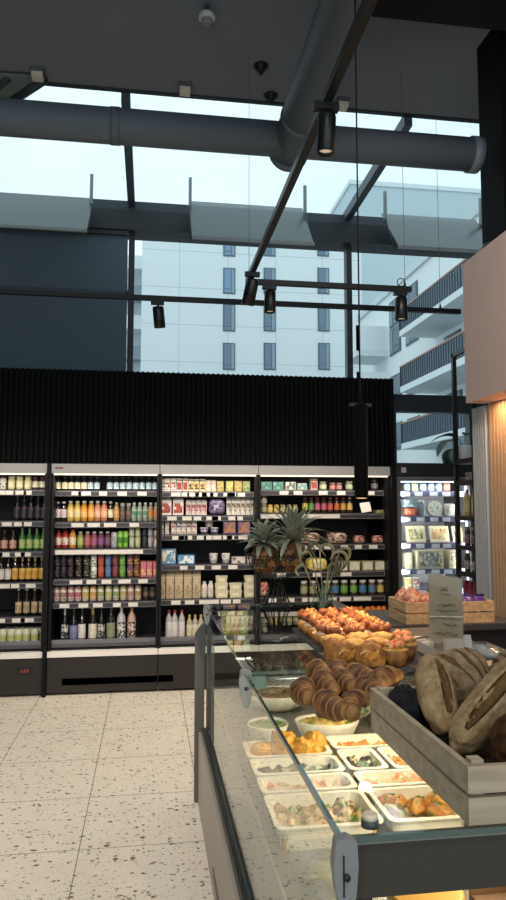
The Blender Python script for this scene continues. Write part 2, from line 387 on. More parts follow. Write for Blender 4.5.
bB = thing('apartment_building', 'white side wing with long railed balconies stepping towards the shop', 'building')
XB = 13.5
bx('wall', M('#e6ebec', .8), XB, 20, -.1, XB+12, 43, 13.9, bB)
bx('parapet', M('#cdd6da', .7), XB-.15, 19.9, 13.85, XB+12.1, 43.1, 14.25, bB)
RAIL = M('#56626e', .5); WOODR = M('#a98271', .6)
def balcony(x0, x1, y0, y1, z, solid=False):
    b = bx('balcony', M('#dfe6e8', .8), x0, y0, z, x1, y1, z+.28, bB)
    if solid:
        mb = MB(); mb.box(x0, y0, z+.27, x1, y0+.12, z+1.75); mb.box(x0, y0, z+.27, x0+.12, y1, z+1.75); mb.build('balcony_parapet', M('#e9eeef', .8), b); return
    mb = MB(); y = y0
    while y < y1: mb.box(x0+.0, y, z+.28, x0+.06, y+.09, z+1.2); y += .24
    x = x0
    while x < x1: mb.box(x, y0+.02, z+.28, x+.05, y0+.06, z+1.2); mb.box(x, y1-.06, z+.28, x+.05, y1-.02, z+1.2); x += .16
    mb.build('railing', RAIL, b)
    mb = MB(); mb.box(x0+.10, y0+.1, z+.3, x0+.11, y1-.1, z+1.15); mb.box(x0+.1, y1-.03, z+.3, x1, y1-.02, z+1.15); mb.build('railing_screen', M('#93a2ad', .3), b)
    mb = MB(); mb.box(x0-.02, y0, z+1.2, x0+.1, y1, z+1.27); mb.box(x0, y0, z+1.2, x1, y0+.1, z+1.27); mb.box(x0, y1-.1, z+1.2, x1, y1, z+1.27); mb.build('handrail', WOODR, b)
for z in (9.75, 7.05, 4.35, 1.65): balcony(11.7, XB, 23.5, 31.0, z)
for z in (10.3, 7.6, 4.9, 2.2): balcony(11.6, XB+.4, 37.5, 40, z, True)
for z in (10.1, 7.4, 4.7, 2.0, 12.6-.9):
    for y0 in (25, 28.2, 33, 35.5):
        if z > 11 and y0 < 32: continue
        facade_window(bB, (XB, y0, z+.1), 1.7, 2.0 if y0 < 32 else 1.5, 'x', pane='#66747f')

# ================================================================== REFRIGERATED CASES
FY, PY = 6.28, 6.48
CASE = M('#0d0d10', .5, 0, .25); LIPM = M('#7a7876', .4, .3); TAGM = M('#cfcbc4', .5); RAILD = M('#2c2930', .4); SHELFM = M('#34343a', .4, .3)
ZTOP = 2.0; ZCAN = aY(150, 474, FY).z
ZDECK = aY(100, 641, PY).z; ZK1 = aY(100, 656, FY).z; ZK2 = aY(100, 650, FY+.02).z
def case(label, X0, X1, bases, lit=1.0, tags=5, slot=None):
    t = thing('refrigerated_display_case', label, 'refrigerator', ((X0+X1)/2, FY, 0)); o = (X0+X1)/2
    def P(name, m, x0, y0, z0, x1, y1, z1, par=None, bevel=0):
        ob = bx(name, m, x0-o, y0-FY, z0, x1-o, y1-FY, z1, t, bevel)
        if par: ob.parent = par
        return ob
    P('back_panel', M('#131318', .6), X0, 6.93, .1, X1, 6.98, ZTOP)
    for x in (X0, X1-.02): P('side_panel', CASE, x, FY+.02, .1, x+.02, 6.93, ZTOP-.005)
    P('kick_panel', M('#2b2825', .5, 0, .3), X0, FY, .02, X1, FY+.05, ZK1-.004)
    P('base', CASE, X0+.021, FY+.051, .02, X1-.021, 6.929, ZDECK-.03)
    P('deck_edge', M('#e6e1dc', .35), X0, FY-.01, ZK1, X1, FY+.07, ZK2)
    P('deck', M('#55545a', .35, .4), X0+.021, FY+.071, ZDECK-.025, X1-.021, 6.92, ZDECK)
    P('bumper_rail', M('#77757a', .35, .3), X0+.005, FY+.10, ZDECK-.03, X1-.005, FY+.13, ZDECK+.035)
    P('canopy', M('#b4b2b0', .5), X0, FY-.005, ZCAN, X1, FY+.10, ZTOP)
    P('roof', CASE, X0+.021, FY+.10, ZTOP-.06, X1-.021, 6.93, ZTOP)
    P('led_strip', emit('#fff1d8', 1.0), X0+.02, FY+.002, ZCAN-.014, X1-.02, FY+.03, ZCAN-.001)
    for i, (zb) in enumerate(bases):
        s = P('shelf', SHELFM, X0+.021, FY+.15, zb-.02, X1-.021, 6.92, zb)
        P('price_rail', M('#6f6c6e', .4), X0+.021, FY+.125, zb-.055, X1-.021, FY+.149, zb-.008, s)
        P('ticket_strip', RAILD, X0+.03, FY+.121, zb-.047, X1-.03, FY+.1245, zb-.014, s)
        n = tags[i] if isinstance(tags, (list, tuple)) else tags
        for k in range(n):
            x = X0+.07+(X1-X0-.2)*(k+rnd.uniform(.0, .7))/n
            P('price_tag', TAGM, x, FY+.117, zb-.048, x+rnd.choice((.07, .085, .085, .11)), FY+.1205, zb-.013, s)
    P('end_ticket', M('#8a4a42', .5), X0+.03, FY-.009, ZTOP-.045, X0+.10, FY-.0055, ZTOP-.03) if slot else None
    light('case_light', 'AREA', ((X0+X1)/2, FY+.016, ZCAN-.016), 3.2*lit*(X1-X0), (1, .88, .72), ((X0+X1)/2, FY+.14, .6), (X1-X0)*.95, .03)
    return t, P
def zb(px, py): return aY(px, py, PY).z
XL0, XL1 = -1.9, aY(45, 560, FY).x
X10, X11 = aY(49.5, 560, FY).x, aY(159, 560, FY).x-.003
X20, X21 = aY(159, 560, FY).x+.003, aY(258.5, 560, FY).x-.003
X30, X31 = aY(258.5, 560, FY).x+.003, aY(391, 540, FY).x
LB = [489.5, 520.5, 550.5, 581.5, 615.5]; B1 = [490.5, 521.5, 548, 577.5, 600.5]; B2 = [491.5, 515, 534, 563.5, 597.5]; B3 = [490, 513, 543.5, 570.5, 595]
tL, PL = case('drinks refrigerator beyond the black divider, stocked with beer bottles', XL0, XL1, [zb(20, b) for b in LB], .55, [9, 8, 8, 8, 8])
t1, P1 = case('refrigerator of juice, cans and wine, next to the black divider', X10, X11, [zb(105, b) for b in B1], 1, [5, 4, 0, 5, 5], 1)
t2, P2 = case('middle refrigerator of milk cartons, yogurt and cheese tubs', X20, X21, [zb(205, b) for b in B2], 1, [9, 7, 9, 4, 6], 0)
t3, P3 = case('refrigerator of jars, meat and cheese behind the pineapples', X30, X31, [zb(325, b) for b in B3], .8, [5, 0, 8, 3, 8], 0)
for P_, (x0, x1) in ((PL, (XL0, XL1)), (P1, (X10, X11)), (P2, (X20, X21)), (P3, (X30, X31))): pass
# white full-width ticket strips
P1('ticket_strip', TAGM, X10+.03, FY+.116, zb(105, 548)-.05, X11-.14, FY+.1205, zb(105, 548)-.012)
P3('ticket_strip', TAGM, X30+.03, FY+.116, zb(325, 513)-.05, X30+.80, FY+.1205, zb(325, 513)-.012)
P1('vent_slot', M('#010101', 1, 0, 0), aY(62, 680, FY).x, FY-.004, aY(100, 684, FY).z, X11-.002, FY-.0005, aY(100, 677.5, FY).z)
P2('vent_slot', M('#010101', 1, 0, 0), X20+.002, FY-.004, aY(100, 684, FY).z, aY(173, 680, FY).x, FY-.0005, aY(100, 677.5, FY).z)
d = PL('control_display', BLACK, aY(16, 670, FY).x, FY-.006, aY(25, 674, FY).z, aY(34, 670, FY).x, FY-.0005, aY(25, 667.5, FY).z)
for k in range(3): PL('digit', emit('#8a3a2b', .12), aY(21+k*3, 670, FY).x, FY-.008, aY(25, 672.5, FY).z, aY(22.6+k*3, 670, FY).x, FY-.0065, aY(25, 669.5, FY).z, d)
dv = bx('divider_panel', M('#08080a', .6, 0, .2), XL1+.004, FY-.05, .0, X10-.004, 6.98, 2.0); tag(dv, 'tall black divider panel between the two drinks refrigerators', 'divider panel')
ep = bx('end_panel', M('#08080a', .6, 0, .2), X31+.004, FY-.04, 0, X31+.045, 6.98, 2.0); tag(ep, 'tall black end panel closing the run of refrigerators', 'end panel')

# ------------------------------------------------------------------ products
PX = PY/F*1.0
_proto = {}
def P2m(a, b, sc=40): return ramp_mat('print', (a, b) if isinstance(b, str) else (a, *b), sc, .5, 'voronoi')
def add(parent, name, mb, m, bevel=0): return mb.build(name, m, parent, bevel)
def make(kind, w, h, c):
    r = bpy.data.objects.new(kind, None); COL.objects.link(r); r.empty_display_size = .02
    W = w/2
    if kind in ('bottle', 'beer_bottle', 'wine_bottle', 'juice_bottle', 'water_bottle'):
        nb = {'bottle': .62, 'beer_bottle': .56, 'wine_bottle': .55, 'juice_bottle': .70, 'water_bottle': .66}[kind]; nr = .36 if kind != 'juice_bottle' else .5
        if kind == 'wine_bottle': nr = .32
        add(r, 'bottle_body', MB().lathe([(W*.85, 0), (W, .012*h/.2), (W, nb*h), (W*.8, (nb+.10)*h), (W*nr, (nb+.20)*h), (W*nr, .90*h), (W*nr*.95, .93*h)], 12), M(c[0], .12, 0, .7))
        lz = (.10, nb-.06) if kind != 'juice_bottle' else (.2, nb-.08)
        add(r, 'label', MB().lathe([(W*1.02, lz[0]*h), (W*1.02, lz[1]*h)], 12, close=False), P2m(c[1], c[3] if len(c) > 3 else c[1], 60))
        add(r, 'cap', MB().lathe([(W*nr*1.15, .90*h), (W*nr*1.2, .91*h), (W*nr*1.2, .99*h), (W*nr*.9, h)], 10), M(c[2], .35))
        if len(c) > 4: add(r, 'neck_foil', MB().lathe([(W*nr*1.06, (nb+.19)*h), (W*nr*1.1, .9*h)], 10, close=False), M(c[4], .35, .3))
    elif kind == 'swing_top_jar':
        pass
    elif kind == 'can':
        add(r, 'can_body', MB().lathe([(W*.8, 0), (W, .06*h), (W, .90*h), (W*.84, .975*h)], 14), P2m(c[0], c[1], 55))
        add(r, 'lid', MB().lathe([(W*.86, .97*h), (W*.86, h), (W*.78, h), (W*.76, .985*h)], 14), M(c[2] if len(c) > 2 else '#c9cbcc', .3, .7))
        if len(c) > 3: add(r, 'label_band', MB().lathe([(W*1.02, .3*h), (W*1.02, .62*h)], 14, close=False), M(c[3], .4))
    elif kind == 'jar':
        add(r, 'jar_body', MB().lathe([(W*.9, 0), (W, .06*h), (W, .72*h), (W*.8, .82*h), (W*.8, .84*h)], 12), M(c[0], .2, 0, .6))
        add(r, 'label', MB().lathe([(W*1.02, .16*h), (W*1.02, .62*h)], 12, close=False), P2m(c[1], c[3] if len(c) > 3 else c[1], 60))
        add(r, 'lid', MB().lathe([(W*.86, .83*h), (W*.9, .85*h), (W*.9, .98*h), (W*.8, h)], 12), M(c[2], .4))
    elif kind == 'tub':
        add(r, 'tub_body', MB().lathe([(W*.8, 0), (W*.97, .85*h)], 14), P2m(c[0], c[1], 45))
        add(r, 'lid', MB().lathe([(W, .84*h), (W, .96*h), (W*.93, h)], 14), M(c[2], .4))
    elif kind == 'food_tub':
        add(r, 'tub_body', MB().prism([(-W*.86, 0), (W*.86, 0), (W*.98, .82*h), (-W*.98, .82*h)], 'y', -W*.6, W*.6), M(c[0], .4))
        add(r, 'lid', MB().box(-W, -W*.66, .82*h, W, W*.66, h), M(c[2], .25, 0, .6), .003)
        add(r, 'label', MB().box(-W*.5, -W*.62, .25*h, W*.5, -W*.6, .65*h), P2m(c[1], c[1]))
    elif kind in ('carton', 'milk_carton'):
        d = min(w, .085)
        g = .80 if kind == 'milk_carton' else .9
        add(r, 'carton_body', MB().prism([(-d/2, 0), (d/2, 0), (d/2, g*h), (.004, .97*h), (.004, h), (-.004, h), (-.004, .97*h), (-d/2, g*h)], 'x', -W, W), M(c[0], .5))
        add(r, 'front_print', MB().box(-W*.82, -d/2-.002, .12*h, W*.82, -d/2, .68*h), P2m(c[1], c[2:] if len(c) > 2 else c[1], 50))
        add(r, 'top_band', MB().box(-W*1.004, -d/2-.0015, (g-.1)*h, W*1.004, d/2, (g-.02)*h), M(c[2] if len(c) > 2 else c[1], .5))
    elif kind == 'box':
        d = min(w*1.1, .12)
        add(r, 'box_body', MB().box(-W, -d/2, 0, W, d/2, h), M(c[0], .5))
        add(r, 'front_print', MB().box(-W*.85, -d/2-.002, .1*h, W*.85, -d/2, .9*h), P2m(c[1], c[2:] if len(c) > 2 else c[1], 45))
    elif kind in ('multipack', 'food_bag', 'meat_pack', 'cheese_pack'):
        sd = len(_proto)
        def fn(p, d_): k = 1+.10*noise.noise(Vector((p.x*30, p.y*30+sd, p.z*30))); sgn = lambda v, e: math.copysign(abs(v)**e, v); return Vector((sgn(d_.x, .5)*W*k, sgn(d_.y, .6)*min(.10, w*.45)*k, sgn(d_.z, .55)*h/2*k))
        add(r, 'film_pack', MB().blob((0, 0, h/2), (1, 1, 1), 18, 12, fn=fn), ramp_mat('print', tuple(c[:3]), 38, .28, 'voronoi'))
        add(r, 'front_label', MB().box(-W*.4, -min(.10, w*.45)*1.03, h*.3, W*.4, -min(.10, w*.45)*.85, h*.62), P2m(c[-1], c[0], 60))
    _proto[(kind, round(w, 3), round(h, 3), tuple(map(str, c)))] = r
    return r
def prod(kind, w, h, c, loc, rz=0):
    k = (kind, round(w, 3), round(h, 3), tuple(map(str, c)))
    if k in _proto: o = copy_tree(_proto[k])
    else: o = make(kind, w, h, c)
    o.location = loc; o.rotation_euler.z = rz; return o
FRI = {'L': 'in the beer refrigerator', '1': 'in the juice refrigerator', '2': 'in the milk refrigerator', '3': 'in the jar refrigerator', 'U': 'in the upright glass-door refrigerator'}
SHN = ['top shelf', 'second shelf', 'third shelf', 'fourth shelf', 'fifth shelf', 'bottom deck']
_seen = {}
def row(fr, sh, z, kind, xs, yt, yb, wpx, cols, desc, cat, dy=0, Y=PY, dz=0, tier='', name=None):
    """xs: pixel centres along the shelf; cols: one colour tuple or a list of them"""
    n = len(xs); k = Y/F*.993
    ident = (fr, sh, desc, tier); _seen[ident] = _seen.get(ident, 0)+1
    for i, x in enumerate(xs):
        c = cols[i % len(cols)] if isinstance(cols, list) else cols
        X = aY(x, yb, Y).x
        o = prod(kind, wpx*k*.96, (yb-yt)*k, c, (X, Y+dy, z+dz+.0005), rnd.uniform(-.06, .06))
        pos = (f'{nth(i, n)} ' if n > 1 else '')
        where = {'L': 'beer', '1': 'juice', '2': 'milk', '3': 'jar', 'U': 'glass-door'}[fr]
        tag(o, f"{pos}{desc}{tier}, {SHN[sh]} of {where} refrigerator", cat, f"{desc.split(' with')[0]} {cat} row on {where} {SHN[sh]}")
zL = [zb(20, b) for b in LB]+[ZDECK]; z1 = [zb(105, b) for b in B1]+[ZDECK]; z2 = [zb(205, b) for b in B2]+[ZDECK]; z3 = [zb(325, b) for b in B3]+[ZDECK]
def cc(*a):
    out = []
    for x in a:
        r_, g_, b_ = (int(x[i:i+2], 16) for i in (0, 2, 4)); l_ = .3*r_+.55*g_+.15*b_
        out.append('#%02x%02x%02x' % tuple(int((q*.76+l_*.24)*.97) for q in (r_, g_, b_)))
    return tuple(out)
# --- beer refrigerator
row('L', 0, zL[0], 'jar', [3], 476, 489, 6.6, cc('d9d4c8', 'e8e4d8', '3a2a3a', '6a6258'), 'white labelled sauce jar', 'jar')
row('L', 0, zL[0], 'jar', [11.5, 19.7, 28], 476.5, 489, 7.2, cc('d8cf94', 'e6dfb4', 'd6c680', 'd8cf94'), 'pale yellow sauce jar', 'jar')
row('L', 0, zL[0], 'jar', [35.7, 42.6], 476.5, 489, 6.6, cc('55303c', 'ded6b8', '5a1f35', 'cfc69c'), 'cream labelled jar with maroon lid', 'jar')
row('L', 1, zL[1], 'beer_bottle', [16.8, 24, 30.8, 37.7, 43.8], 494.5, 520, 6.2, cc('121014', '2c2a33', '1c1b20', '4e3040'), 'dark glass beer bottle with grey and pink label', 'bottle')
row('L', 2, zL[2], 'beer_bottle', [4, 12.7], 530, 550, 7.2, cc('2a1714', 'd09a86', '8e1f22', 'b0563e'), 'red capped beer bottle with salmon label', 'bottle')
row('L', 2, zL[2], 'beer_bottle', [22, 29.2, 36.5, 43.2], 528.5, 550, 6.6, cc('2f6a25', 'a9bd62', '7fae7a', '6f9f44', '5f9a4a'), 'green glass beer bottle', 'bottle')
row('L', 3, zL[3], 'beer_bottle', [1, 7.8], 556.5, 581, 6.2, cc('2b1a14', 'cfcac2', '3a1614', 'b9b4ae'), 'brown beer bottle with white label', 'bottle')
row('L', 3, zL[3], 'beer_bottle', [14.8, 22, 28.4, 34.7, 41.4], 555.5, 581, 6.2, cc('2a1810', 'd08f22', 'd9c67a', 'e4b040', 'd8c070'), 'gold foiled beer bottle with amber label', 'bottle')
row('L', 4, zL[4], 'beer_bottle', [18.2, 26.3, 34.2, 42], 589, 615, 6.4, cc('2a170f', 'a98c62', 'dcd8d0', 'c3ab7d'), 'brown beer bottle with tan label and white cap', 'bottle')
CANS = cc('b9bcb6', 'c9cb9a', 'cfd2d2', 'a8ad52')
row('L', 5, zL[5], 'can', [4, 12.3, 19.6, 27.2, 35.6], 626.5, 641.5, 7.4, CANS, 'silver and green beer can', 'can', dy=-.06)
row('L', 5, zL[5], 'can', [6.5, 14.6, 21.8, 29.2, 37.4], 626.5, 641.5, 7.4, CANS, 'silver and green beer can', 'can', dy=.02, tier=' in the second line')
# --- juice refrigerator
row('1', 0, z1[0], 'bottle', [51.6, 57.8, 64.8, 71, 77.4, 84], 476, 489.5, 6, cc('1f2422', 'd9cba6', '2e3436', 'e8dcc0'), 'cream labelled mixer bottle', 'bottle')
row('1', 0, z1[0], 'bottle', [90.5, 97, 109.8, 116.2, 122.8, 129.3, 135.7, 142.2, 148.8, 155], 476, 489.5, 6, cc('1c2428', '8fb0bd', '2c3a40', 'b7d0d6'), 'blue labelled mixer bottle', 'bottle')
row('1', 1, z1[1], 'juice_bottle', [52, 57.6, 63.6], 501.5, 521, 5.8, cc('2a1c22', 'cdb7bb', 'd8d4d0', 'd9c8ca'), 'dark juice bottle with pale pink label', 'bottle')
row('1', 1, z1[1], 'juice_bottle', [70.4, 77.2], 501, 521, 6.6, cc('d0a83a', 'e2d08c', 'cfd0c8', 'd9c060'), 'yellow juice bottle', 'bottle')
row('1', 1, z1[1], 'juice_bottle', [84, 91], 501, 521, 6.6, cc('d98416', 'e8b45c', 'd0d0ca', 'e0942a'), 'orange juice bottle', 'bottle')
row('1', 1, z1[1], 'juice_bottle', [97.5, 104], 501, 521, 6.6, cc('c8764c', 'e0aa88', 'd0d0ca', 'd98c62'), 'peach juice bottle', 'bottle')
row('1', 1, z1[1], 'juice_bottle', [110.4], 501.5, 521, 5.4, cc('3a1d16', 'd9cbb0', 'c9c5bd', 'c0b090'), 'dark cream labelled juice bottle', 'bottle')
row('1', 1, z1[1], 'juice_bottle', [116.3], 502.5, 521, 5.8, cc('a8814a', 'c69a5c', 'b0a68e', 'b5803a'), 'amber iced tea bottle', 'bottle')
row('1', 1, z1[1], 'jar', [122.4, 128.4], 503, 521, 5.2, cc('57504c', '7b5b52', 'a9a5a0', '3a302c'), 'brown smoothie jar', 'jar')
row('1', 1, z1[1], 'juice_bottle', [134, 139.6, 145.2], 502.5, 521, 5.4, cc('8d9a8c', '4d8468', 'd6d8d4', '9fb8a6'), 'clear drink bottle with green label', 'bottle')
row('1', 1, z1[1], 'juice_bottle', [150.6, 156], 502.5, 521, 5.2, cc('95836a', 'd0702c', 'cfcabf', 'a9814c'), 'clear drink bottle with orange label', 'bottle')
row('1', 2, z1[2], 'juice_bottle', [52, 58.2, 65.2], 529.5, 547.5, 6.6, cc('a82420', 'd9cfc0', '7a1c1a', 'c8584a'), 'red juice bottle with white label', 'bottle')
row('1', 2, z1[2], 'juice_bottle', [72.6], 529.5, 547.5, 6.8, cc('d9861c', 'e6d6b4', 'c96a1a', 'e0a050'), 'orange smoothie bottle with white label', 'bottle')
row('1', 2, z1[2], 'juice_bottle', [80.3, 87.4, 94, 100.8, 107.5], 531.5, 547.5, 6.4, [cc('8a8f4c', 'a5c04a', 'b7b59a'), cc('9c4a4c', 'b85a6c', 'c2bdb2'), cc('8c4a58', 'b04c74', 'c2bdb2'), cc('6a3a5c', '8a4c94', 'bdb8b2'), cc('5c2c3c', '7a4a6a', 'bdb8b2')], 'small fruit smoothie bottle', 'bottle')
row('1', 2, z1[2], 'can', [114.2], 532, 547.5, 6.4, cc('9a9ca4', 'b5b6bf', 'd0d0d0'), 'slim silver drink can', 'can')
row('1', 2, z1[2], 'can', [120.2, 125.6], 531, 547.5, 5.2, cc('6ac024', '8fd040', '8fd04a', '3f8a1c'), 'bright green energy can', 'can')
for tier, (yt, yb_, dz) in (('', (537, 547.5, 0)), (' stacked on top', (527, 537, .099))):
    row('1', 2, z1[2], 'can', [131.8, 137.8, 144.6, 150.4], yt, yb_, 5.4, [cc('9fb38a', 'c2cfae', 'd0d0ca'), cc('b3b87c', 'cbd09a', 'd0d0ca'), cc('22252e', '3a4050', '8a8c90'), cc('9a96a6', 'b8b4c2', 'd0d0d0')], 'short drink can', 'can', dz=dz, tier=tier)
row('1', 2, z1[2], 'carton', [156], 529, 547.5, 4.6, cc('b59c80', '8a4c30', 'd8cfc0'), 'brown and white drink carton', 'carton')
c4 = [cc('1c1a20', '5c5a66', '8f8f92'), cc('1a181e', '39364a', '87878c'), cc('1c1620', '6a4a58', '87878c'), cc('1e1818', '8a7a5c', '8c8a88'), cc('1e1a16', '8a7c58', '8c8a88'), cc('d6d8cc', '4d8a58', 'd6d6d2'), cc('b8402e', 'c85a3a', 'c2c2c2'), cc('3f6aa6', '6f8fbc', 'c2c2c2'), cc('7a2c34', 'a04c4c', 'b8b8b8'), cc('4f9a34', '86b84a', 'c2c2c2'), cc('6a3c6c', 'd0962c', 'b8b8b8'), cc('6a3a1e', 'c29a34', 'b8b8b8')]
xs4 = [51.5, 57, 63.6, 70.6, 78.6, 86.6, 93.6, 101, 108.2, 115.3, 122.4, 130.2]
c4 = [c4[0]]+c4[:]
row('1', 3, z1[3], 'can', xs4+[136.8], 566.2, 577, 6.2, c4, 'printed craft beer can', 'can', tier=' in the lower tier')
row('1', 3, z1[3], 'can', xs4+[136.8], 555.4, 566.2, 6.2, c4, 'printed craft beer can', 'can', dz=.1025, tier=' in the upper tier')
row('1', 3, z1[3], 'box', [143.2, 149.4, 155.4], 561.5, 577, 5.6, cc('c04a5c', 'd9607a', 'e2b04a'), 'pink drink box', 'box')
c5 = ['b07a7c', '8f6a5c', 'b85a6c', 'b8586c', 'b0a850', 'd08a3c', '8c9a54', 'a8b05c', '7f9a58', 'b89a4a', 'b07a7c', 'a88848']
row('1', 4, z1[4], 'can', [51.6, 56.4, 63.4, 71, 78, 85.4, 93, 100.6, 108.5, 116, 123.3, 130.6, 138], 586, 600, 6.8, [cc('c2beb2', '8a7a70', 'eeeae2', 'a8a094')]+[(cc('cfc8b8', x, 'eeeae2', x)) for x in c5], 'white topped printed drink can', 'can')
row('1', 4, z1[4], 'can', [145.8, 152.4], 587, 600, 6.0, cc('241f1e', '4a423c', '4a4644', '6a5a48'), 'black coffee drink can', 'can')
W = [(64.4, 606, 6.8, cc('101014', '2a2a30', 'd8d4d0', 'bdbab6', 'd8d4d0'), 'white capped dark wine bottle'), (73.4, 608, 8.0, cc('15151f', '6d6fa6', '34333c', '7a7cb4', '2c2b34'), 'blue violet labelled wine bottle'), (81.6, 606, 7.4, cc('101013', 'd0ccc4', 'd8d4cc', 'd9d6d0'), 'wine bottle with low white label'), (92.4, 606, 8.4, cc('15170f', 'd9d2bc', 'c2b46a', 'cfc7ae', 'c2b46a'), 'gold foiled sparkling wine bottle'), (101, 607, 7.2, cc('0d0d10', '3a3a3c', '1c1c20', 'b8b4b0'), 'plain black wine bottle'), (110.6, 605, 8.6, cc('1a2016', '8f9a72', '4c4c4e', '7f8a64', '4c4c4e'), 'green labelled sparkling wine bottle'), (121, 604, 8.6, cc('b8b6b4', '3a3838', 'dcdad8', 'd0cecc', 'dcdad8'), 'silver spotted sparkling wine bottle'), (131.4, 604, 8.6, cc('c29a86', '3a302c', 'd08a5c', 'd6b4a2', 'd08a5c'), 'rose gold spotted sparkling wine bottle')]
for x, yt, wp, c, d_ in W: row('1', 5, ZDECK, 'wine_bottle', [x], yt, 640.5, wp, c, d_, 'bottle')
# --- milk refrigerator
row('2', 0, z2[0], 'carton', [162.2], 479, 491.5, 4.4, cc('b8bfc0', '2f5c9a', 'd6cfa8'), 'blue and white drink carton', 'carton')
row('2', 0, z2[0], 'carton', [167.2, 173.2], 478.5, 491.5, 5.4, cc('d9d2c8', 'c2402e', 'e6e0d6'), 'red and white drink carton', 'carton')
row('2', 0, z2[0], 'carton', [179, 185], 478.5, 491.5, 5.4, cc('dad2c6', 'b03424', 'a82c20'), 'plain red drink carton', 'carton')
row('2', 0, z2[0], 'carton', [191, 196.8, 202.6], 479, 491.5, 5.4, cc('dcd0ac', 'd9a026', '3a3430'), 'yellow cocoa drink carton', 'carton')
row('2', 0, z2[0], 'carton', [208, 213.4], 480, 491.5, 5.0, cc('d6c2ac', 'c8a084', 'e2d4c0'), 'beige oat drink carton', 'carton')
row('2', 0, z2[0], 'box', [220], 481, 491.5, 7.2, cc('a8943a', 'b8a650', '948428'), 'mustard yellow dessert box', 'box')
row('2', 0, z2[0], 'box', [229.2, 237.6, 245.8], 481, 491.5, 7.6, [cc('a8a848', 'b8b464', '989038'), cc('b89c40', 'c2aa5a', 'a87c34'), cc('8c9a48', 'a3aa66', '5c8038')], 'lime and yellow dessert box', 'box')
row('2', 1, z2[1], 'milk_carton', [166, 178], 498, 515, 10.6, cc('e0dad2', 'c24234', 'd9d2cc', 'a8342c'), 'large red and white milk carton', 'carton')
row('2', 1, z2[1], 'milk_carton', [188.2, 193.6, 199, 204.2], 500, 515, 5.0, cc('d9c8c2', 'b84a4c', 'e0d6d0', 'd09a98'), 'small pink and white milk carton', 'carton')
row('2', 1, z2[1], 'multipack', [216.5], 499, 515, 17, cc('4a3c6c', '655688', '7d7098', 'b0a8bc'), 'purple film-wrapped yogurt multipack', 'yogurt pack')
row('2', 1, z2[1], 'milk_carton', [228.6, 233.4, 238.2, 243, 247.8, 252.6, 257], 498, 515, 4.6, cc('dcd6ca', '8a6a4c', 'e2ddd2', 'cfc6b4'), 'slim cream and brown milk carton', 'carton')
row('2', 2, z2[2], 'carton', [162, 167], 521, 534, 4.0, [cc('b0b6b2', '5a8070', 'cfcac0'), cc('d9d2c4', 'c89a84', 'e2dace')], 'little pale drink carton', 'carton')
cs = [cc('d6cfc4', 'c25a52', 'e2dcd2'), cc('d6cfc4', '6a5a8c', 'e2dcd2'), cc('d9c8c2', 'c27a84', 'e2dcd2'), cc('cfc8bd', '4a5c7a', 'd09a5a')]
row('2', 2, z2[2], 'box', [173.4, 178.6, 183.8, 189, 194.4], 528, 534, 4.8, cc('dcd6cc', 'd0a49a', 'e6e0d8'), 'small white pudding box', 'box')
row('2', 2, z2[2], 'box', [173.4, 178.6, 183.8, 189, 194.4], 521.5, 528, 4.8, cs, 'small printed pudding box', 'box', dz=.0575, tier=' stacked on top')
row('2', 2, z2[2], 'tub', [204, 214.3], 527.5, 534, 8.8, cc('6a5c8c', 'cfcad6', 'd9d6d8'), 'violet yogurt tub', 'tub')
row('2', 2, z2[2], 'tub', [209.2], 521, 527.5, 8.8, cc('b8b4b6', '8c84a0', 'd0cecf'), 'grey yogurt tub stacked on two violet tubs', 'tub', dz=.0625)
row('2', 2, z2[2], 'box', [229, 243.4], 521, 534, 13.2, cc('4c3a68', 'a0523a', '75689a', 'b0744a', ), 'purple and orange cereal yogurt box', 'box')
row('2', 3, z2[3], 'box', [168], 548.5, 563.5, 15, cc('4d7fae', 'd8cf9a', 'd9dcdc', '4a88c0'), 'blue and cream cheese box', 'box')
row('2', 3, z2[3], 'box', [186], 554.5, 563.5, 17.5, cc('3a7ab0', '4a90c4', 'd8dfe4'), 'flat blue butter box', 'box')
row('2', 3, z2[3], 'tub', [213.4, 225.8], 553.5, 563.5, 9, cc('cfcccb', 'a8a6a8', 'e2e0de'), 'white sour cream tub', 'tub')
row('2', 3, z2[3], 'box', [238], 557, 563.5, 14, cc('b8b0aa', '7a5a50', 'c9c2bc'), 'flat pink and grey snack pack', 'box')
row('2', 3, z2[3], 'box', [251.5], 557, 563.5, 11, cc('8a7f7c', '5c3a3c', 'b0a6a2'), 'flat dark snack pack', 'box')
row('2', 4, z2[4], 'milk_carton', [161.2, 170, 178.6, 187.4, 196.4], 570.5, 597.5, 8.2, cc('b09872', '9c8460', 'c2ab84', 'bfa67c'), 'kraft brown oat milk carton', 'carton')
row('2', 4, z2[4], 'juice_bottle', [204.3, 210.6], 581.5, 597.5, 6.2, cc('dcd6cc', 'cfc0b4', 'd0ccc4', 'd9c8b8'), 'small white yogurt drink bottle', 'bottle')
CT = cc('d0c294', 'e0d8ba', 'cfc9b4')
for i, (x, lv, wp) in enumerate(((221, 3, 13.5), (235, 2, 13), (249.4, 3, 13.5))):
    for k in range(lv):
        row('2', 4, z2[4], 'food_tub', [x], 590.4, 597.5, wp-(1.5 if k == 2 else 0), CT, ['cream cheese salad tub beside the white bottles', 'cream cheese salad tub in the low middle pile', 'cream cheese salad tub in the far tall pile'][i], 'tub', dz=k*.0675, tier=[', lowest', ', second up', ', topmost'][k], dy=-.02)
row('2', 5, ZDECK, 'water_bottle', [168.6, 174.6, 181.6], 612, 640, 6.8, cc('b4b2b0', 'cfcac8', 'c23428', 'd8d4d2'), 'clear bottle with red cap', 'bottle')
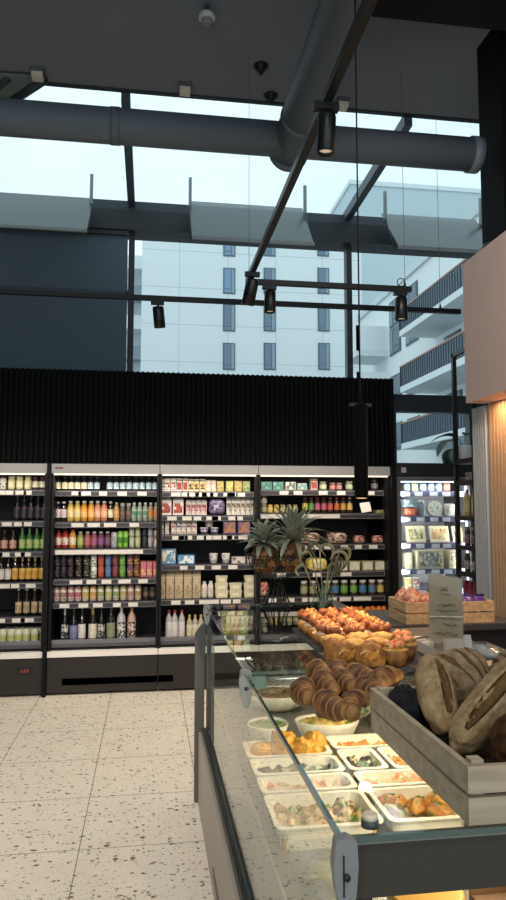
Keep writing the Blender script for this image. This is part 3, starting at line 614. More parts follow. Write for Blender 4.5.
row('2', 5, ZDECK, 'water_bottle', [189.3, 195, 200.8], 617, 640, 6.0, cc('b4ac8c', 'cfc48a', 'c9b24a', 'd8d4c2'), 'clear bottle with yellow cap', 'bottle')
row('2', 5, ZDECK, 'box', [225, 234, 243], 614, 640, 8.6, [cc('b8b44c', 'c2c05c', '8c9440'), cc('b8944c', 'c28a3c', 'c2b05c'), cc('a8b44c', 'b8c05c', '7c8c40')], 'yellow green noodle box', 'box')
# --- jar refrigerator
row('3', 0, z3[0], 'box', [265.6, 277.4], 482, 490, 11, cc('4f9a88', '6ab09c', '3a7a6a'), 'teal tea box', 'box')
row('3', 0, z3[0], 'box', [289.4], 482, 490, 11, cc('b8c2b0', 'cfd2c0', '5c6a60'), 'pale cream tea box', 'box')
row('3', 0, z3[0], 'box', [301], 483.5, 490, 10.4, cc('9fb0a0', 'b8c2a8', '5a94a8'), 'pale green snack box', 'box')
row('3', 0, z3[0], 'carton', [313.4], 478.5, 490, 7.4, cc('c9bda8', 'b83a30', 'c23c34'), 'red and white carton among the jars', 'carton')
row('3', 0, z3[0], 'jar', [323], 481.5, 490, 7.8, cc('8f9a74', 'bfc29a', 'a8ad90'), 'pale green preserve jar', 'jar')
row('3', 0, z3[0], 'jar', [332.5, 339], 482.5, 490, 6.6, cc('9a4a48', 'c28078', 'b89a94'), 'pink preserve jar', 'jar')
row('3', 0, z3[0], 'jar', [349], 481, 490, 8, cc('7c8a64', 'b0b890', 'a8ad90'), 'green preserve jar', 'jar')
row('3', 0, z3[0], 'jar', [374.5, 384.5], 479, 490, 7.4, cc('2a2a2c', '8a8480', '3c3c40', '4a4644'), 'black pepper jar', 'jar')
row('3', 1, z3[1], 'jar', [263.8], 503.8, 512.5, 6.6, cc('6f6f4a', '9a9a6c', '9c8c5c'), 'olive jar', 'jar')
row('3', 1, z3[1], 'jar', [263.8], 495.2, 503.8, 6.6, cc('8a8474', 'b8b4a4', '9c968c'), 'grey jar stacked on olive jar', 'jar', dz=.081)
row('3', 1, z3[1], 'jar', [270, 276.4], 504, 512.5, 5.8, cc('c2a040', 'd8bc5c', 'c9a84a'), 'mustard yellow jar', 'jar')
row('3', 1, z3[1], 'jar', [282.8, 289, 295.2], 504, 512.5, 5.8, cc('8c8a4a', 'b0aa6c', '8a8060'), 'pale green pesto jar', 'jar')
row('3', 1, z3[1], 'juice_bottle', [305, 311.2, 317.4, 323.8, 330.2, 336.8, 343.2, 349.6], 496.5, 512.5, 6.2, [cc('3a2a1c', x, y) for x, y in (('c2b02c', 'a84a3c'), ('3f9a3c', '9a3c40'), ('c2447c', 'b03c44'), ('b8485c', 'b8484c'), ('c8402c', 'b84848'), ('cc5a24', 'b84a44'), ('d0882c', 'b8504c'), ('d0a23c', 'c2b8a8'))], 'bright labelled dressing bottle', 'bottle')
row('3', 1, z3[1], 'box', [382.5], 509.5, 512.5, 17, cc('a89a4c', 'b8ac5c', '8f8440'), 'flat yellow cheese slice pack', 'box')
for x in (309, 336): row('3', 2, z3[2], 'food_bag', [x], 531.5, 543, 22, cc('5a3c2c', 'a8846a', 'c2a08c', 'b89a80'), 'brown bag of cured sausage next to the pineapple leaves' if x < 320 else 'brown bag of cured sausage under the dressing bottles', 'sausage pack')
row('3', 2, z3[2], 'meat_pack', [358.5, 377, 387.5], 535, 543, 12, cc('9a4a38', 'c2806a', 'd0a898', 'c9c2ba'), 'pink sliced meat pack', 'meat pack')
row('3', 3, z3[3], 'cheese_pack', [316], 557, 570, 22, cc('d0b02c', 'e0c84a', 'd8cfa0', 'd8d0b0'), 'large yellow cheese pack beside dried flowers', 'cheese pack')
row('3', 3, z3[3], 'box', [341, 353, 366, 378.5, 389.5], 561, 570.3, 11.4, cc('b8b084', 'cdc8a4', 'd6d2ba'), 'pale yellow cheese block', 'box')
row('3', 4, z3[4], 'jar', [326.5, 335.3, 344.2, 353.6, 362.7, 372, 380.4, 387.4], 580, 594.8, 8, [cc('4a4a24', '6a9a3c', 'd0ccc0'), cc('4a3a24', '3c7ab0', 'd0ccc0'), cc('4a4a1c', '6aa834', 'd6d2c6'), cc('4a4a1c', '6aa834', 'd6d2c6'), cc('4a3a24', '3c80bc', 'd6d2c6'), cc('5a4024', '4a7aa8', 'd6d2c6'), cc('5a3c1c', 'c2b04a', 'd0ccc0'), cc('5a201a', '6a3424', 'c8c2b4')], 'antipasti jar with coloured label', 'jar')
row('3', 4, z3[4], 'jar', [304, 313], 580, 594.8, 8, cc('5a5a3c', '9a9a6c', 'c8c4b8'), 'dull green antipasti jar', 'jar')
row('3', 4, z3[4], 'food_bag', [262.5], 580, 594.8, 12, cc('c24a34', 'd8906a', 'd8c8a8', 'd0c0a0'), 'red and cream snack pack behind basket', 'snack pack')
for i, (x, dy) in enumerate([(356, 0), (361.5, .02), (367.5, -.01), (373.5, .02), (379, 0), (384.5, .01), (389.5, 0)]):
    p = aY(x, 612, 6.42); f = thing('peach', f"{nth(i, 7)} orange peach on the bottom deck behind the side counter", 'fruit', (p.x, 6.42+dy, ZDECK+.001), 0, 'peaches on the bottom deck')
    h = max(.05, p.z-ZDECK)
    MB().blob((0, 0, .03), (.032, .032, .03), 12, 8).build('fruit_body', ramp_mat('peach_skin', ('#c24a24', '#d08a34', '#c86a2c'), 20, .5, 'noise'), f); MB().tube([(0, 0, .057), (.003, 0, .066)], .002).build('stem', M('#4a3a24'), f)
    f.location.z = ZDECK+.001
fb = bx('fruit_riser', M('#2a2420', .6), X31-.42, 6.36, ZDECK, X31-.03, 6.5, ZDECK+.205); tag(fb, 'dark riser tray carrying the peaches on the bottom deck', 'tray')
for o in bpy.data.objects:
    if o.name.startswith('peach'): o.location.z = ZDECK+.206

# ================================================================== UPRIGHT GLASS-DOOR REFRIGERATOR
UY = 6.30
ux0, ux1 = aY(397.5, 550, UY).x, aY(474, 550, UY).x; UZ = 2.04; uo = (ux0+ux1)/2
ur = thing('upright_refrigerator', 'lit upright refrigerator with a glass door behind the open rack', 'refrigerator', (uo, UY, 0))
def U(name, m, x0, y0, z0, x1, y1, z1, par=None): 
    o = bx(name, m, x0-uo, y0-UY, z0, x1-uo, y1-UY, z1, ur)
    if par: o.parent = par
    return o
UC = M('#26292c', .45); UF = M('#77787a', .4, .4); UIN = M('#d8d6d6', .4)
zc = aY(430, 477, UY).z
U('header', UC, ux0, UY, zc, ux1, UY+.65, UZ); U('maker_badge', M('#c9b8b4', .4), ux0+.05, UY-.004, zc+.04, ux0+.10, UY-.0005, zc+.09); U('back_panel', UIN, ux0+.03, UY+.60, .25, ux1-.03, UY+.65, zc)
for x in (ux0, ux1-.03): U('side_panel', UF, x, UY+.03, .0, x+.03, UY+.65, zc-.001)
U('base', UC, ux0+.031, UY+.03, .02, ux1-.031, UY+.599, .25)
dr = U('door', UF, ux0, UY-.02, .25, ux0+.035, UY+.025, zc-.006)
U('door_rail', UF, ux1-.035, UY-.02, .25, ux1, UY+.025, zc-.006, dr); U('door_rail', UF, ux0+.036, UY-.02, zc-.04, ux1-.036, UY+.025, zc-.006, dr); U('door_rail', UF, ux0+.036, UY-.02, .25, ux1-.036, UY+.025, .29, dr)
U('door_pane', G_WIN, ux0+.036, UY-.004, .291, ux1-.036, UY+.004, zc-.041, dr)
U('light_strip', emit('#f4f1ff', 2), ux0+.04, UY+.05, zc-.05, ux1-.04, UY+.07, zc-.03)
for x in (ux0+.034, ux1-.050): U('light_strip', emit('#f4f1ff', 1.6), x, UY+.045, .3, x+.014, UY+.06, zc-.06)
UBS = [491.5, 516.5, 542.5, 568, 588]
UPY = 6.46
zU = [aY(425, b, UPY).z for b in UBS]
for i, z in enumerate(zU):
    s = U('shelf', M('#8a8796', .4, .3), ux0+.031, UY+.08, z-.018, ux1-.031, UY+.59, z)
    U('price_rail', M('#5f5c80', .35), ux0+.035, UY+.066, z-.05, ux1-.035, UY+.079, z-.002, s)
    for k in range(4 if i < 4 else 2):
        x = ux0+.06+k*.14+rnd.uniform(0, .03); U('price_tag', M('#e6e6ec', .5), x, UY+.062, z-.047, x+.08, UY+.0655, z-.008, s)
light('refrigerator_light', 'AREA', (uo, UY+.06, zc-.07), 4, (1, .96, .92), (uo, UY+.3, 1.0), .6, .06)
light('refrigerator_light', 'AREA', (ux0+.07, UY+.05, 1.2), 4.5, (1, .96, .92), (uo+.1, UY+.5, 1.2), .03, 1.3)
light('refrigerator_light', 'AREA', (ux1-.07, UY+.05, 1.2), 4.5, (1, .96, .92), (uo-.1, UY+.5, 1.2), .03, 1.3)
for z_ in zU[:4]: light('shelf_fill', 'AREA', (uo, UY+.12, z_-.022), .8, (1, .96, .92), (uo, UY+.40, z_-.25), .6, .03)  # added fill in each shelf gap to brighten the interior, no fitting there
def urow(sh, kind, xs, yt, yb, wpx, cols, desc, cat): row('U', sh, zU[sh], kind, xs, yt, yb, wpx, cols, desc, cat, Y=UPY)
urow(0, 'jar', [407, 414.6], 480, 491.5, 7, [cc('4f6470', '7a92a0', '6a7a84'), cc('7a8450', 'a3a870', '8f9468')], 'blue green caviar jar', 'jar')
urow(0, 'jar', [423, 431, 438.6], 480, 491.5, 7, [cc('5a7086', '8ca0b4', '6c7c90'), cc('5a6a96', 'a3b0c6', '6a7494'), cc('6a86a0', '94a8b8', '7a8a9c')], 'pale blue spread jar', 'jar')
urow(0, 'jar', [446.5], 479, 491.5, 8, cc('b04a34', 'c8644a', '9c4a3c'), 'red spread jar', 'jar')
urow(1, 'meat_pack', [410], 507, 516.5, 15, cc('c2502c', 'd0683a', 'b8442a', 'd9a07a'), 'orange smoked salmon pack', 'fish pack')
urow(1, 'box', [409], 499, 507, 15, cc('8a98a0', 'b0bcc2', '6f8a94'), 'grey fish tin pack on top of the salmon', 'fish pack')
bpy.data.objects[[o.name for o in bpy.data.objects if o.get('label', '').startswith('grey fish tin')][-1]].location.z += .09
# round cheese box standing on edge
p = aY(434, 516.5, UPY); rb = thing('round_cheese_box', 'round white cheese box standing on edge in the glass-door refrigerator', 'cheese box', (p.x, UPY, zU[1]+.0005))
mt = Matrix.Translation((0, 0, .072)) @ Matrix.Rotation(R(80), 4, 'X')
MB().lathe([(.07, -.02), (.072, 0), (.072, .02), (.066, .024)], 22, mt=mt).build('box_body', M('#d8d2bc', .5), rb); MB().lathe([(.05, .0243), (.05, .0268)], 22, mt=mt).build('label', P2m('#cfd2c8', ('#8f9c94', '#e0ddd0'), 60), rb)
MB().lathe([(.068, .0241), (.073, .0245), (.073, .028), (.068, .029)], 22, mt=mt, close=False).build('rim', M('#e9e6da', .5), rb)
urow(1, 'food_bag', [449], 503, 516.5, 13, cc('b8b4a4', 'd0ccba', 'c2b898', 'd9d6cc'), 'white grated cheese bag', 'cheese bag')
urow(1, 'tub', [420.5], 500, 516.5, 8, cc('8f9a9c', 'b0b8b8', 'c2c6c6'), 'grey dip tub beside the round cheese', 'tub')
def tray_pack(px, wpx, label, cols, Yd=0):
    k = UPY/F; p = aY(px, 542.5, UPY); w_, h_ = wpx*k, 17*k
    t = thing('cheese_platter', label, 'cheese platter', (p.x, UPY, zU[2]+.001))
    tilt = Matrix.Rotation(R(-14), 4, 'X')
    MB().box(-w_/2, -.012, 0, w_/2, .012, h_).xf(tilt).build('platter_frame', M('#cfc4a4', .5), t, .004)
    MB().box(-w_*.36, -.022, h_*.2, w_*.36, -.0125, h_*.82).xf(tilt).build('cheese_slices', ramp_mat('cheese_mix', cols, 30, .5, 'voronoi'), t, .004)
    for kx in (-.12, .14): MB().box(w_*kx-.004, -.026, h_*.22, w_*kx+.004, -.0225, h_*.8).xf(tilt).build('divider_strip', M('#e2d8ba', .5), t)
    t.location.y += .02
tray_pack(417, 21, 'cheese platter with green grapes in a cream frame, glass-door refrigerator', ('#b0a878', '#8a8a5c', '#c9bd94', '#6f6a4c'))
tray_pack(441, 21, 'cheese platter with orange slices in a cream frame, glass-door refrigerator', ('#c98a5a', '#d0b87c', '#b8684a', '#d8cc9c'))
tray_pack(461, 16, 'cream cheese platter half behind the rack post, glass-door refrigerator', ('#c2a888', '#d0c49c', '#b08a60'))
urow(3, 'box', [407.5], 552, 568, 8, cc('c2b48c', 'd0c49c', 'b0a078'), 'narrow cream cheese box', 'box')
urow(3, 'box', [428], 549.5, 568, 30, cc('cbbd94', 'd6ccaa', '7c7456', '8f94a4'), 'wide cream box printed with olives', 'box')
urow(3, 'box', [452.5], 549.5, 568, 14, cc('cbbd94', 'd6ccaa', '7c7a56', 'b0a46c'), 'cream box printed with olives, half behind the rack post', 'box')
urow(4, 'box', [407.5], 577, 588, 7, cc('cfc090', 'b8943c', 'd8cca8'), 'little yellow dessert box', 'box')
urow(4, 'box', [415.5], 577, 588, 7, cc('d0ccc2', 'b8705c', 'e0dcd0'), 'little white and red dessert box', 'box')
# plant on the refrigerator
p = aY(466, 460, 6.55)
pl = thing('potted_plant', 'big-leaved green plant in a white pot on the upright refrigerator', 'plant', (p.x, 6.6, UZ+.001))
MB().lathe([(.075, 0), (.085, .02), (.085, .19), (.08, .2), (.074, .19), (.07, .16)], 20).build('pot', M('#e4e4e2', .4), pl)
MB().lathe([(.001, .15), (.07, .155)], 16).build('soil', M('#2a211a', .9), pl)
def leaf_mb(L_, W_, bend, base, yaw, pitch):
    mb = MB(); n = 8; rows = []
    for i in range(n+1):
        t = i/n; wv = W_*math.sin(math.pi*min(1, t*.95+.03))**.7*(1 if t < .9 else .6)
        c = Vector((L_*t*math.cos(bend*t), 0, L_*t*math.sin(bend*t)*-1))
        rows.append([mb.bm.verts.new(c+Vector((0, s*wv/2, abs(s)*wv*.14))) for s in (-1, -.5, 0, .5, 1)])
    fs = [mb.bm.faces.new([a[i], a[i+1], b[i+1], b[i]]) for a, b in zip(rows, rows[1:]) for i in range(4)]
    mb._tag(fs, True)
    bmesh.ops.solidify(mb.bm, geom=mb.bm.faces[:], thickness=.0015)
    mb.xf(Matrix.Translation(base) @ Matrix.Rotation(yaw, 4, 'Z') @ Matrix.Rotation(pitch, 4, 'Y')); return mb
LEAF = ramp_mat('leaf_green', ('#22442c', '#2f5a3a', '#1b3824'), 14, .35, 'noise')
for L_, W_, b_, bs, yw, pt in ((.26, .22, .9, (-.08, -.0, .24), 3.2, -.25), (.24, .21, 1.0, (-.09, -.0, .17), 3.3, .35), (.28, .20, .7, (-.05, .02, .27), 3.0, -.55), (.22, .19, .9, (-.10, -.02, .11), 3.4, .5), (.22, .16, .9, (.03, 0, .3), .6, -.8)):
    MB().tube([(0, 0, .15), (bs[0]*.5, bs[1]*.5, bs[2]*.8+.04), bs], .004).build('stem', M('#3a5a34', .5), pl); leaf_mb(L_, W_, b_, bs, yw, pt).build('leaf', LEAF, pl)

# ================================================================== OPEN METAL RACK
RKX = 2.40
RY0, RY1 = aX(473, 470, RKX).y, aX(454.5, 470, RKX).y; rz1 = aX(455, 352, RKX).z
rk = thing('metal_rack', 'tall open black metal rack beside the fluted wall', 'rack', (RKX, RY0, 0)); rw = .45; rd = RY1-RY0
for x, y in ((0, 0), (rw, 0), (0, rd), (rw, rd)):
    up_ = MB().box(x, y-.017, 0, x+.03, y+.017, rz1).build('upright', BLACK, rk)
    if x == 0 and y > 0:
        for k in range(26): bx('slot', M('#77787a', .5), x-.0012, y+.004, 1.3+k*.06, x-.0002, y+.011, 1.325+k*.06, up_)
RSH = [460, 482, 517.5, 547, 573, 597.5]
zR = [aX(464, q, RKX).z for q in RSH]
for z in zR: bx('shelf', BLACK, -.001, .018, z-.024, rw+.03, rd-.018, z, rk)
for z in zR: bx('side_rail', BLACK, .0, -.016, z-.024, .012, rd+.016, z+.012, rk)
bx('top_bar', BLACK, 0, -.016, rz1-.03, .03, rd+.016, rz1+.001, rk)
def rrow(sh, kind, xs, yt, yb, wpx, c, desc, cat):
    X = RKX+.06; k = 5.05/F
    for i, x in enumerate(xs):
        o = prod(kind, wpx*k, (yb-yt)*k, c, (X, aX(x, yb, RKX).y, zR[sh]+.0005), R(-90))
        tag(o, f"{nth(i, len(xs))} {desc} on the black rack" if len(xs) > 1 else f"{desc} on the black rack", cat, desc+' on the rack')
rrow(1, 'box', [464.5], 472, 482, 9, cc('8a8486', '7a4a50', 'b0a8a8'), 'grey box with maroon print', 'box')
rrow(2, 'juice_bottle', [460.2, 467.6], 488, 517.5, 6.4, cc('c2a24a', 'd0bc7a', 'b8a890', 'c9b060'), 'tall yellow cordial bottle', 'bottle')
rrow(3, 'jar', [460.5, 467.5], 526, 547, 6, cc('4a1f20', '8a6a6a', '8a8482', '5a2a2c'), 'dark red jam jar', 'jar')
rrow(4, 'jar', [460.5, 467.5], 553, 573, 6, cc('4a3a34', 'a09a94', '5a2c2a', '7a706a'), 'grey labelled jam jar with dark lid', 'jar')
rrow(5, 'box', [459.6, 464.8, 470], 581, 597.5, 4.8, cc('a83440', 'b84450', '9a2c38'), 'red tea box', 'box')

# ================================================================== DUCTS, TRACKS, SPOTLIGHTS
DUCT = M('#5b6670', .6)
dl, dr_ = aY(0, 120, 4.2), aY(470, 152, 4.2)
dz = (dl.z+dr_.z)/2-.0
du = thing('ventilation_duct', 'round dark duct crossing below the skylight with a wide branch running overhead', 'duct', (0, 4.2, dz))
MB().tube([(-3.55, 0, 0), (2.11, 0, 0)], .108, 24).build('duct_pipe', DUCT, du)
MB().tube([(2.10, 0, 0), (2.165, 0, 0)], .118, 24).build('end_cap', DUCT, du)
for X in (-.24, -1.9): MB().tube([(X-.03, 0, 0), (X+.03, 0, 0)], .112, 24).build('clamp_band', DUCT, du)
DX = .89
MB().tube([(DX, -6.7, .0), (DX, .10, .0)], .128, 28).build('branch_pipe', DUCT, du); MB().tube([(DX, .10, .0), (DX, .16, .0), (DX, .20, .0)], .132, 28, [.134, .134, .10]).build('branch_cap', DUCT, du)
MB().tube([(DX, -.30, .0), (DX, -.25, .0)], .133, 28).build('clamp_band', DUCT, du)
TRK = M('#14171a', .4)
TZ = 3.2
def track(label, p0, p1, wires):
    p0, p1 = Vector(p0), Vector(p1); t = thing('light_track', label, 'light track', p0); d = p1-p0; n = Vector((0, 0, 1)).cross(d).normalized()*.018
    mb = MB(); v = []
    for p in (Vector(), d):
        for s, z in ((-1, -.018), (1, -.018), (1, .018), (-1, .018)): v.append(mb.bm.verts.new(p+n*s+Vector((0, 0, z))))
    for f_ in ((3, 2, 1, 0), (4, 5, 6, 7), (0, 1, 5, 4), (1, 2, 6, 5), (2, 3, 7, 6), (3, 0, 4, 7)): mb.bm.faces.new([v[i] for i in f_])
    mb.build('rail', TRK, t)
    for q in wires:
        c = d*q; zt = (CZ if (p0+c).y < CE else sky_z((p0+c).y)-.1)-TZ
        MB().tube([c+Vector((0, 0, .018)), c+Vector((0, 0, zt))], .0018, 5).build('suspension_wire', M('#5a646a', .5), t); MB().lathe([(.012, .018), (.010, .035), (.004, .06)], 8, c=c).build('wire_grip', TRK, t)
    return t
track('long black light track spanning the window wall', (-3.2, 5.19, TZ), (2.48, 5.19, TZ), (.10, .53, .97))
track('black light track running lengthwise overhead', (.665, .6, TZ), (.665, 4.70, TZ), (.05, .985))
track('short black cross track with two spotlights before the window', (.69, 4.70, TZ), (1.87, 4.70, TZ), (.96,))
bx('glint', M('#6f767a', .2, .9), 0, 0, 0, .001, .001, .001) if 0 else None
def spotlight(px, py0, py1, wpx, Y, X, label, tilt=(0, 0), lamp=12, spot=70, target=None, col=(1, .86, .66)):
    k = Y/F; h = (py1-py0)*k; w_ = wpx*k; z1_ = TZ-.05
    t = thing('track_spotlight', label, 'spotlight', (X, Y, TZ-.0185), 0, 'track spotlights')
    MB().box(-.055, -.016, -.03, .045, .016, -.0005).build('track_adapter', TRK, t, .003)
    MB().tube([(.0, 0, -.03), (.0, 0, -.047)], .008).build('swivel_arm', TRK, t)
    hd = MB().lathe([(w_/2*.9, 0), (w_/2, -.012), (w_/2, -h), (w_/2*.9, -h-.002), (w_/2*.8, -h+.02), (.002, -h+.022)], 20).build('lamp_head', M('#16191c', .35), t)
    hd.location = (0, 0, -.045); hd.rotation_euler = (tilt[0], tilt[1], 0)
    ln = MB().lathe([(w_/2*.78, -h+.012), (w_/2*.4, -h+.010)], 16).build('lens', emit('#ffe8c8', .35), hd)
    if lamp:
        l = light('spot_lamp', 'SPOT', (X, Y, TZ-.10-h), lamp, col, target or (X, Y+.3, 0), .03, spot=spot, blend=.8)
    return t
for args in ((158, 305, 326, 11.5, 5.19, aY(158, 310, 5.19).x, 'black spotlight on the long track before the window edge', (R(8), R(-6)), 60, 90, (-.2, 5.6, 0)),
             (262, 251, 278, 13.5, 4.45, .665, 'black spotlight at the end of the lengthwise track', (R(14), R(10)), 40, 80, (.8, 6.3, .6)),
             (270, 290, 312, 12, 4.70, aY(270, 300, 4.7).x, 'black spotlight on the cross track by the track corner', (0, 0), 22, 70, (1.0, 4.6, 0)),
             (401, 296, 320, 13, 4.70, aY(401, 300, 4.7).x, 'black spotlight at the free end of the cross track', (0, 0), 22, 70, (1.7, 4.6, 0)),
             (327, 104, 146, 19.5, aX(327, 97, .665).y, .665, 'large black spotlight on the lengthwise track close overhead', (R(3), R(2)), 8, 50, (.8, 2.6, 1.0))):
    spotlight(*args)
p = aY(401, 282, 4.7); hr = MB().ring((0, 0, 0), .03, .0035, 'y', 20).build('cable_loop', TRK); hr.location = (p.x, 4.70, TZ+.018+.033); tag(hr, 'small round cable loop standing on the cross track end', 'cable loop')
# long pendant lamp over the tartlets
PNX, PNY = .80, 2.70
pn = thing('pendant_lamp', 'long slim black pendant lamp hanging over the tartlets', 'lamp', (PNX, PNY, 1.66))
pn.location = aY(361.5, 498, PNY)
ht = aY(361, 405, PNY).z - pn.location.z
MB().lathe([(.027, .0), (.028, .004), (.028, ht), (.02, ht+.004)], 20).build('lamp_tube', M('#050506', .8, 0, .1), pn); MB().tube([(0, 0, ht), (0, 0, CZ-pn.location.z)], .0035, 6).build('cable', BLACK, pn)
MB().box(-.047, -.012, ht-.006, .045, .012, ht+.006).build('cross_clip', BLACK, pn); MB().lathe([(.022, -.0005), (.012, -.001)], 14).build('lens', emit('#ffcf90', 4), pn)
pp = pn.location
light('pendant_spot', 'SPOT', (pp.x, pp.y, pp.z-.01), 22, (1, .64, .30), (pp.x-.10, pp.y-.10, 1.1), .025, spot=120, blend=.9)
# price card on the jar shelf
p = aY(367, 513, 6.42); pc = bx('price_card', M('#ece6dc', .5), -.05, -.004, 0, .05, .004, .095); pc.location = (p.x, 6.43, zb(325, 513)+.001); pc.rotation_euler = (R(-12), R(-9), 0); tag(pc, 'tilted white price card beside the dressing bottles', 'sign')
pc.location.z += .008
# ceiling devices
p = aZ(207, 6, CZ)
sd = thing('smoke_detector', 'round white smoke detector hanging under the ceiling', 'smoke detector', (p.x, p.y, CZ))
hh = CZ-aY(207, 22, p.y).z
MB().tube([(0, 0, 0), (0, 0, -hh+.05)], .012, 8).build('rod', M('#4a4d52', .5), sd); MB().lathe([(.05, -hh+.05), (.055, -hh+.035), (.055, -hh+.02), (.04, -hh+.012)], 20).build('housing', M('#c9c8c4', .5), sd); MB().lathe([(.036, -hh+.013), (.036, -hh-.012), (.02, -hh-.02)], 16).build('sensor_cage', M('#8a8a88', .5), sd)
for px, py, lb in ((38, 75, 'beside the sun screen'), (185, 90, 'beyond the smoke detector'), (342, 105, 'beside the lengthwise track')):
    p = aZ(px, py-5, CZ); e_ = thing('emergency_light', f'small square emergency light on the ceiling edge {lb}', 'emergency light', (p.x, min(p.y, CE-.09), CZ), 0, 'emergency lights on the ceiling edge')
    MB().box(-.05, -.05, -.04, .05, .05, -.0005).build('housing', M('#5a5d60', .5), e_); MB().box(-.04, -.052, -.075, .04, .03, -.041).build('diffuser', M('#d8d2c4', .4), e_)
for px, py, lb in ((261, 66, 'high beside the wide duct'), (268, 105, 'at the ceiling edge beside the wide duct')):
    p = aZ(px, py, CZ); c_ = thing('sprinkler_head', f'small dark cone-shaped sprinkler {lb}', 'sprinkler', (p.x, min(p.y, CE-.08), CZ)); MB().lathe([(.05, -.0005), (.045, -.01), (.004, -.075)], 14).build('cone', BLACK, c_); MB().lathe([(.06, -.0003), (.06, -.0045)], 16).build('flange', DARK, c_)
# frosted heating panels hanging under the skylight
def hpanel(x0, x1, yt, yb, label):
    Y0, Y1 = 6.25, 6.75; xm = (x0+x1)/2
    a0, a1 = aY(x0, yb, Y0), aY(x1, yb, Y0); zt = aY(xm, yt, Y1).z; zb_ = a0.z*.5+a1.z*.5
    t = thing('frosted_panel', label, 'hanging panel', ((a0.x+a1.x)/2, Y0, zb_), 0, 'frosted panels under the skylight'); hw = (a1.x-a0.x)/2
    mb = MB(); mb.prism([(0, 0), (.02, -.012), (Y1-Y0, zt-zb_-.012), (Y1-Y0, zt-zb_)], 'x', -hw, hw); mb.build('panel_sheet', G_FROST, t)
    MB().box(-hw, -.02, -.022, hw, .012, .004).build('edge_profile', M('#9fa8aa', .35, .3), t)
    for s in (-1, 1):
        MB().box(s*hw-.015, .36, zt-zb_-.12, s*hw+.015, .39, zt-zb_+.18).build('bracket', M('#7c868a', .4, .5), t); MB().tube([(s*hw, .375, zt-zb_-.1), (s*hw, .10, .0)], .008).build('strut', DARK, t); MB().tube([(s*hw, .375, zt-zb_+.17), (s*hw, .375, sky_z(Y0+.375)-.02-zb_)], .004).build('hanger_wire', M('#6d777c', .5), t)
hpanel(-60, 87, 193, 226, 'frosted grey panel under the skylight above the navy blind')
hpanel(192, 314, 205, 240, 'frosted grey panel under the skylight, middle of three')
hpanel(399, 500, 218, 249, 'frosted grey panel under the skylight, half behind the pink bulkhead')
# navy blind
rbx = aY(127, 300, WY-.06).x
rb = thing('roller_blind', 'closed navy roller blind filling the window beside the apartment view', 'blind', (0, WY-.07, 0))
bx('blind_cloth', M('#54636f', .8), -3.58, 0, 2.3, rbx, .012, ZT-.01, rb); bx('cassette', DARK, -3.58, -.03, ZT-.05, rbx, .03, ZT, rb); bx('seam_rail', M('#44515c', .7), -3.58, -.004, aY(60, 291, WY).z-.01, rbx, -.0005, aY(60, 291, WY).z+.01, rb)
p = aY(468, 246, 4.2); sp_ = thing('loudspeaker', 'small round black speaker lying on the pink bulkhead edge', 'speaker', (2.24, 4.2, 3.29)); MB().blob((0, 0, .045), (.07, .07, .045), 16, 10).build('speaker_shell', BLACK, sp_); MB().lathe([(.045, .075), (.05, .082), (.03, .088)], 16).build('grille', DARK, sp_)

# ================================================================== DELI COUNTER
CX, CX1 = .32, .97      # glass front plane, glass back edge
CY0, CY1 = 1.146, 3.83; CTOP = 1.08; CYM = 2.27
dc = thing('deli_counter', 'glass-topped deli display counter with grey base, food pans lit inside', 'counter', (CX, CY0, 0))
def D(name, m, x0, y0, z0, x1, y1, z1, par=None, bevel=0):
    o = bx(name, m, x0-CX, y0-CY0, z0, x1-CX, y1-CY0, z1, dc, bevel)
    if par: o.parent = par
    return o
BASEM = M('#a89f94', .42, .1); FRM = M('#47433d', .6, 0, .15); RAILM = M('#141414', .35); STST = M('#b6b2aa', .3, .75)
bp_ = D('base_panel', BASEM, .283, CY0-.3, .0, .34, CY1+.10, .375)
D('vent_slot', BLACK, .2805, CY0-.3, .075, .2828, 3.02, .10, bp_); D('vent_trim', M('#6a645c', .4), .2795, CY0-.3, .10, .2828, 3.02, .112, bp_)
D('base_body', FRM, .341, CY0-.3, .0, 1.55, CY1+.08, .40)
D('bottom_rail', RAILM, .298, CY0-.3, .376, .328, CY1+.06, .412)
D('rail_groove', M('#4a4845', .3, .6), .2965, CY0-.3, .390, .2979, CY1+.06, .396)
mb = MB(); mb.prism([(0, .0), (.052, .0), (.052, .97), (.036, .95), (.0, .90), (.0, .0)][:5], 'y', 0, .04)
e_ = mb.build('end_post', M('#6d6963', .5, 0, .3), dc); e_.location = (.262-CX, CY1+.105-CY0, 0)
mb = MB(); mb.prism([(.0, .90), (.036, .953), (.06, .975), (.06, .80), (.045, .74)], 'y', -.002, .042); o = mb.build('end_post_cap', M('#58595a', .4, .3), dc); o.location = (.2605-CX, CY1+.105-CY0, 0)
D('end_seam', RAILM, .318, CY1-.003, .413, .342, CY1+.016, CTOP-.011)
GM = [G_CASE, G_EDGE]
def glass_box(name, x0, y0, z0, x1, y1, z1, big, mats=None, edges=None):
    """slab whose two large faces (axis big) are clear and whose rims are green edge glass"""
    o = D(name, None, x0, y0, z0, x1, y1, z1); o.data.materials.clear()
    for m in (mats or GM): o.data.materials.append(m)
    for p_ in o.data.polygons: p_.material_index = 0 if abs(p_.normal[big]) > .9 else 1
    return o
glass_box('top_glass', CX-.01, CY0-.02, CTOP-.010, CX1, CYM-.003, CTOP, 2)
glass_box('top_glass', CX-.01, CYM+.003, CTOP-.010, CX1, CY1, CTOP, 2)
glass_box('front_glass', CX-.004, CY0, .413, CX+.004, CY1-.006, CTOP-.011, 0, [G_FRONT, G_EDGE])
glass_box('end_glass', CX+.0225, CY1-.005, .431, CX1, CY1+.003, CTOP-.011, 1)
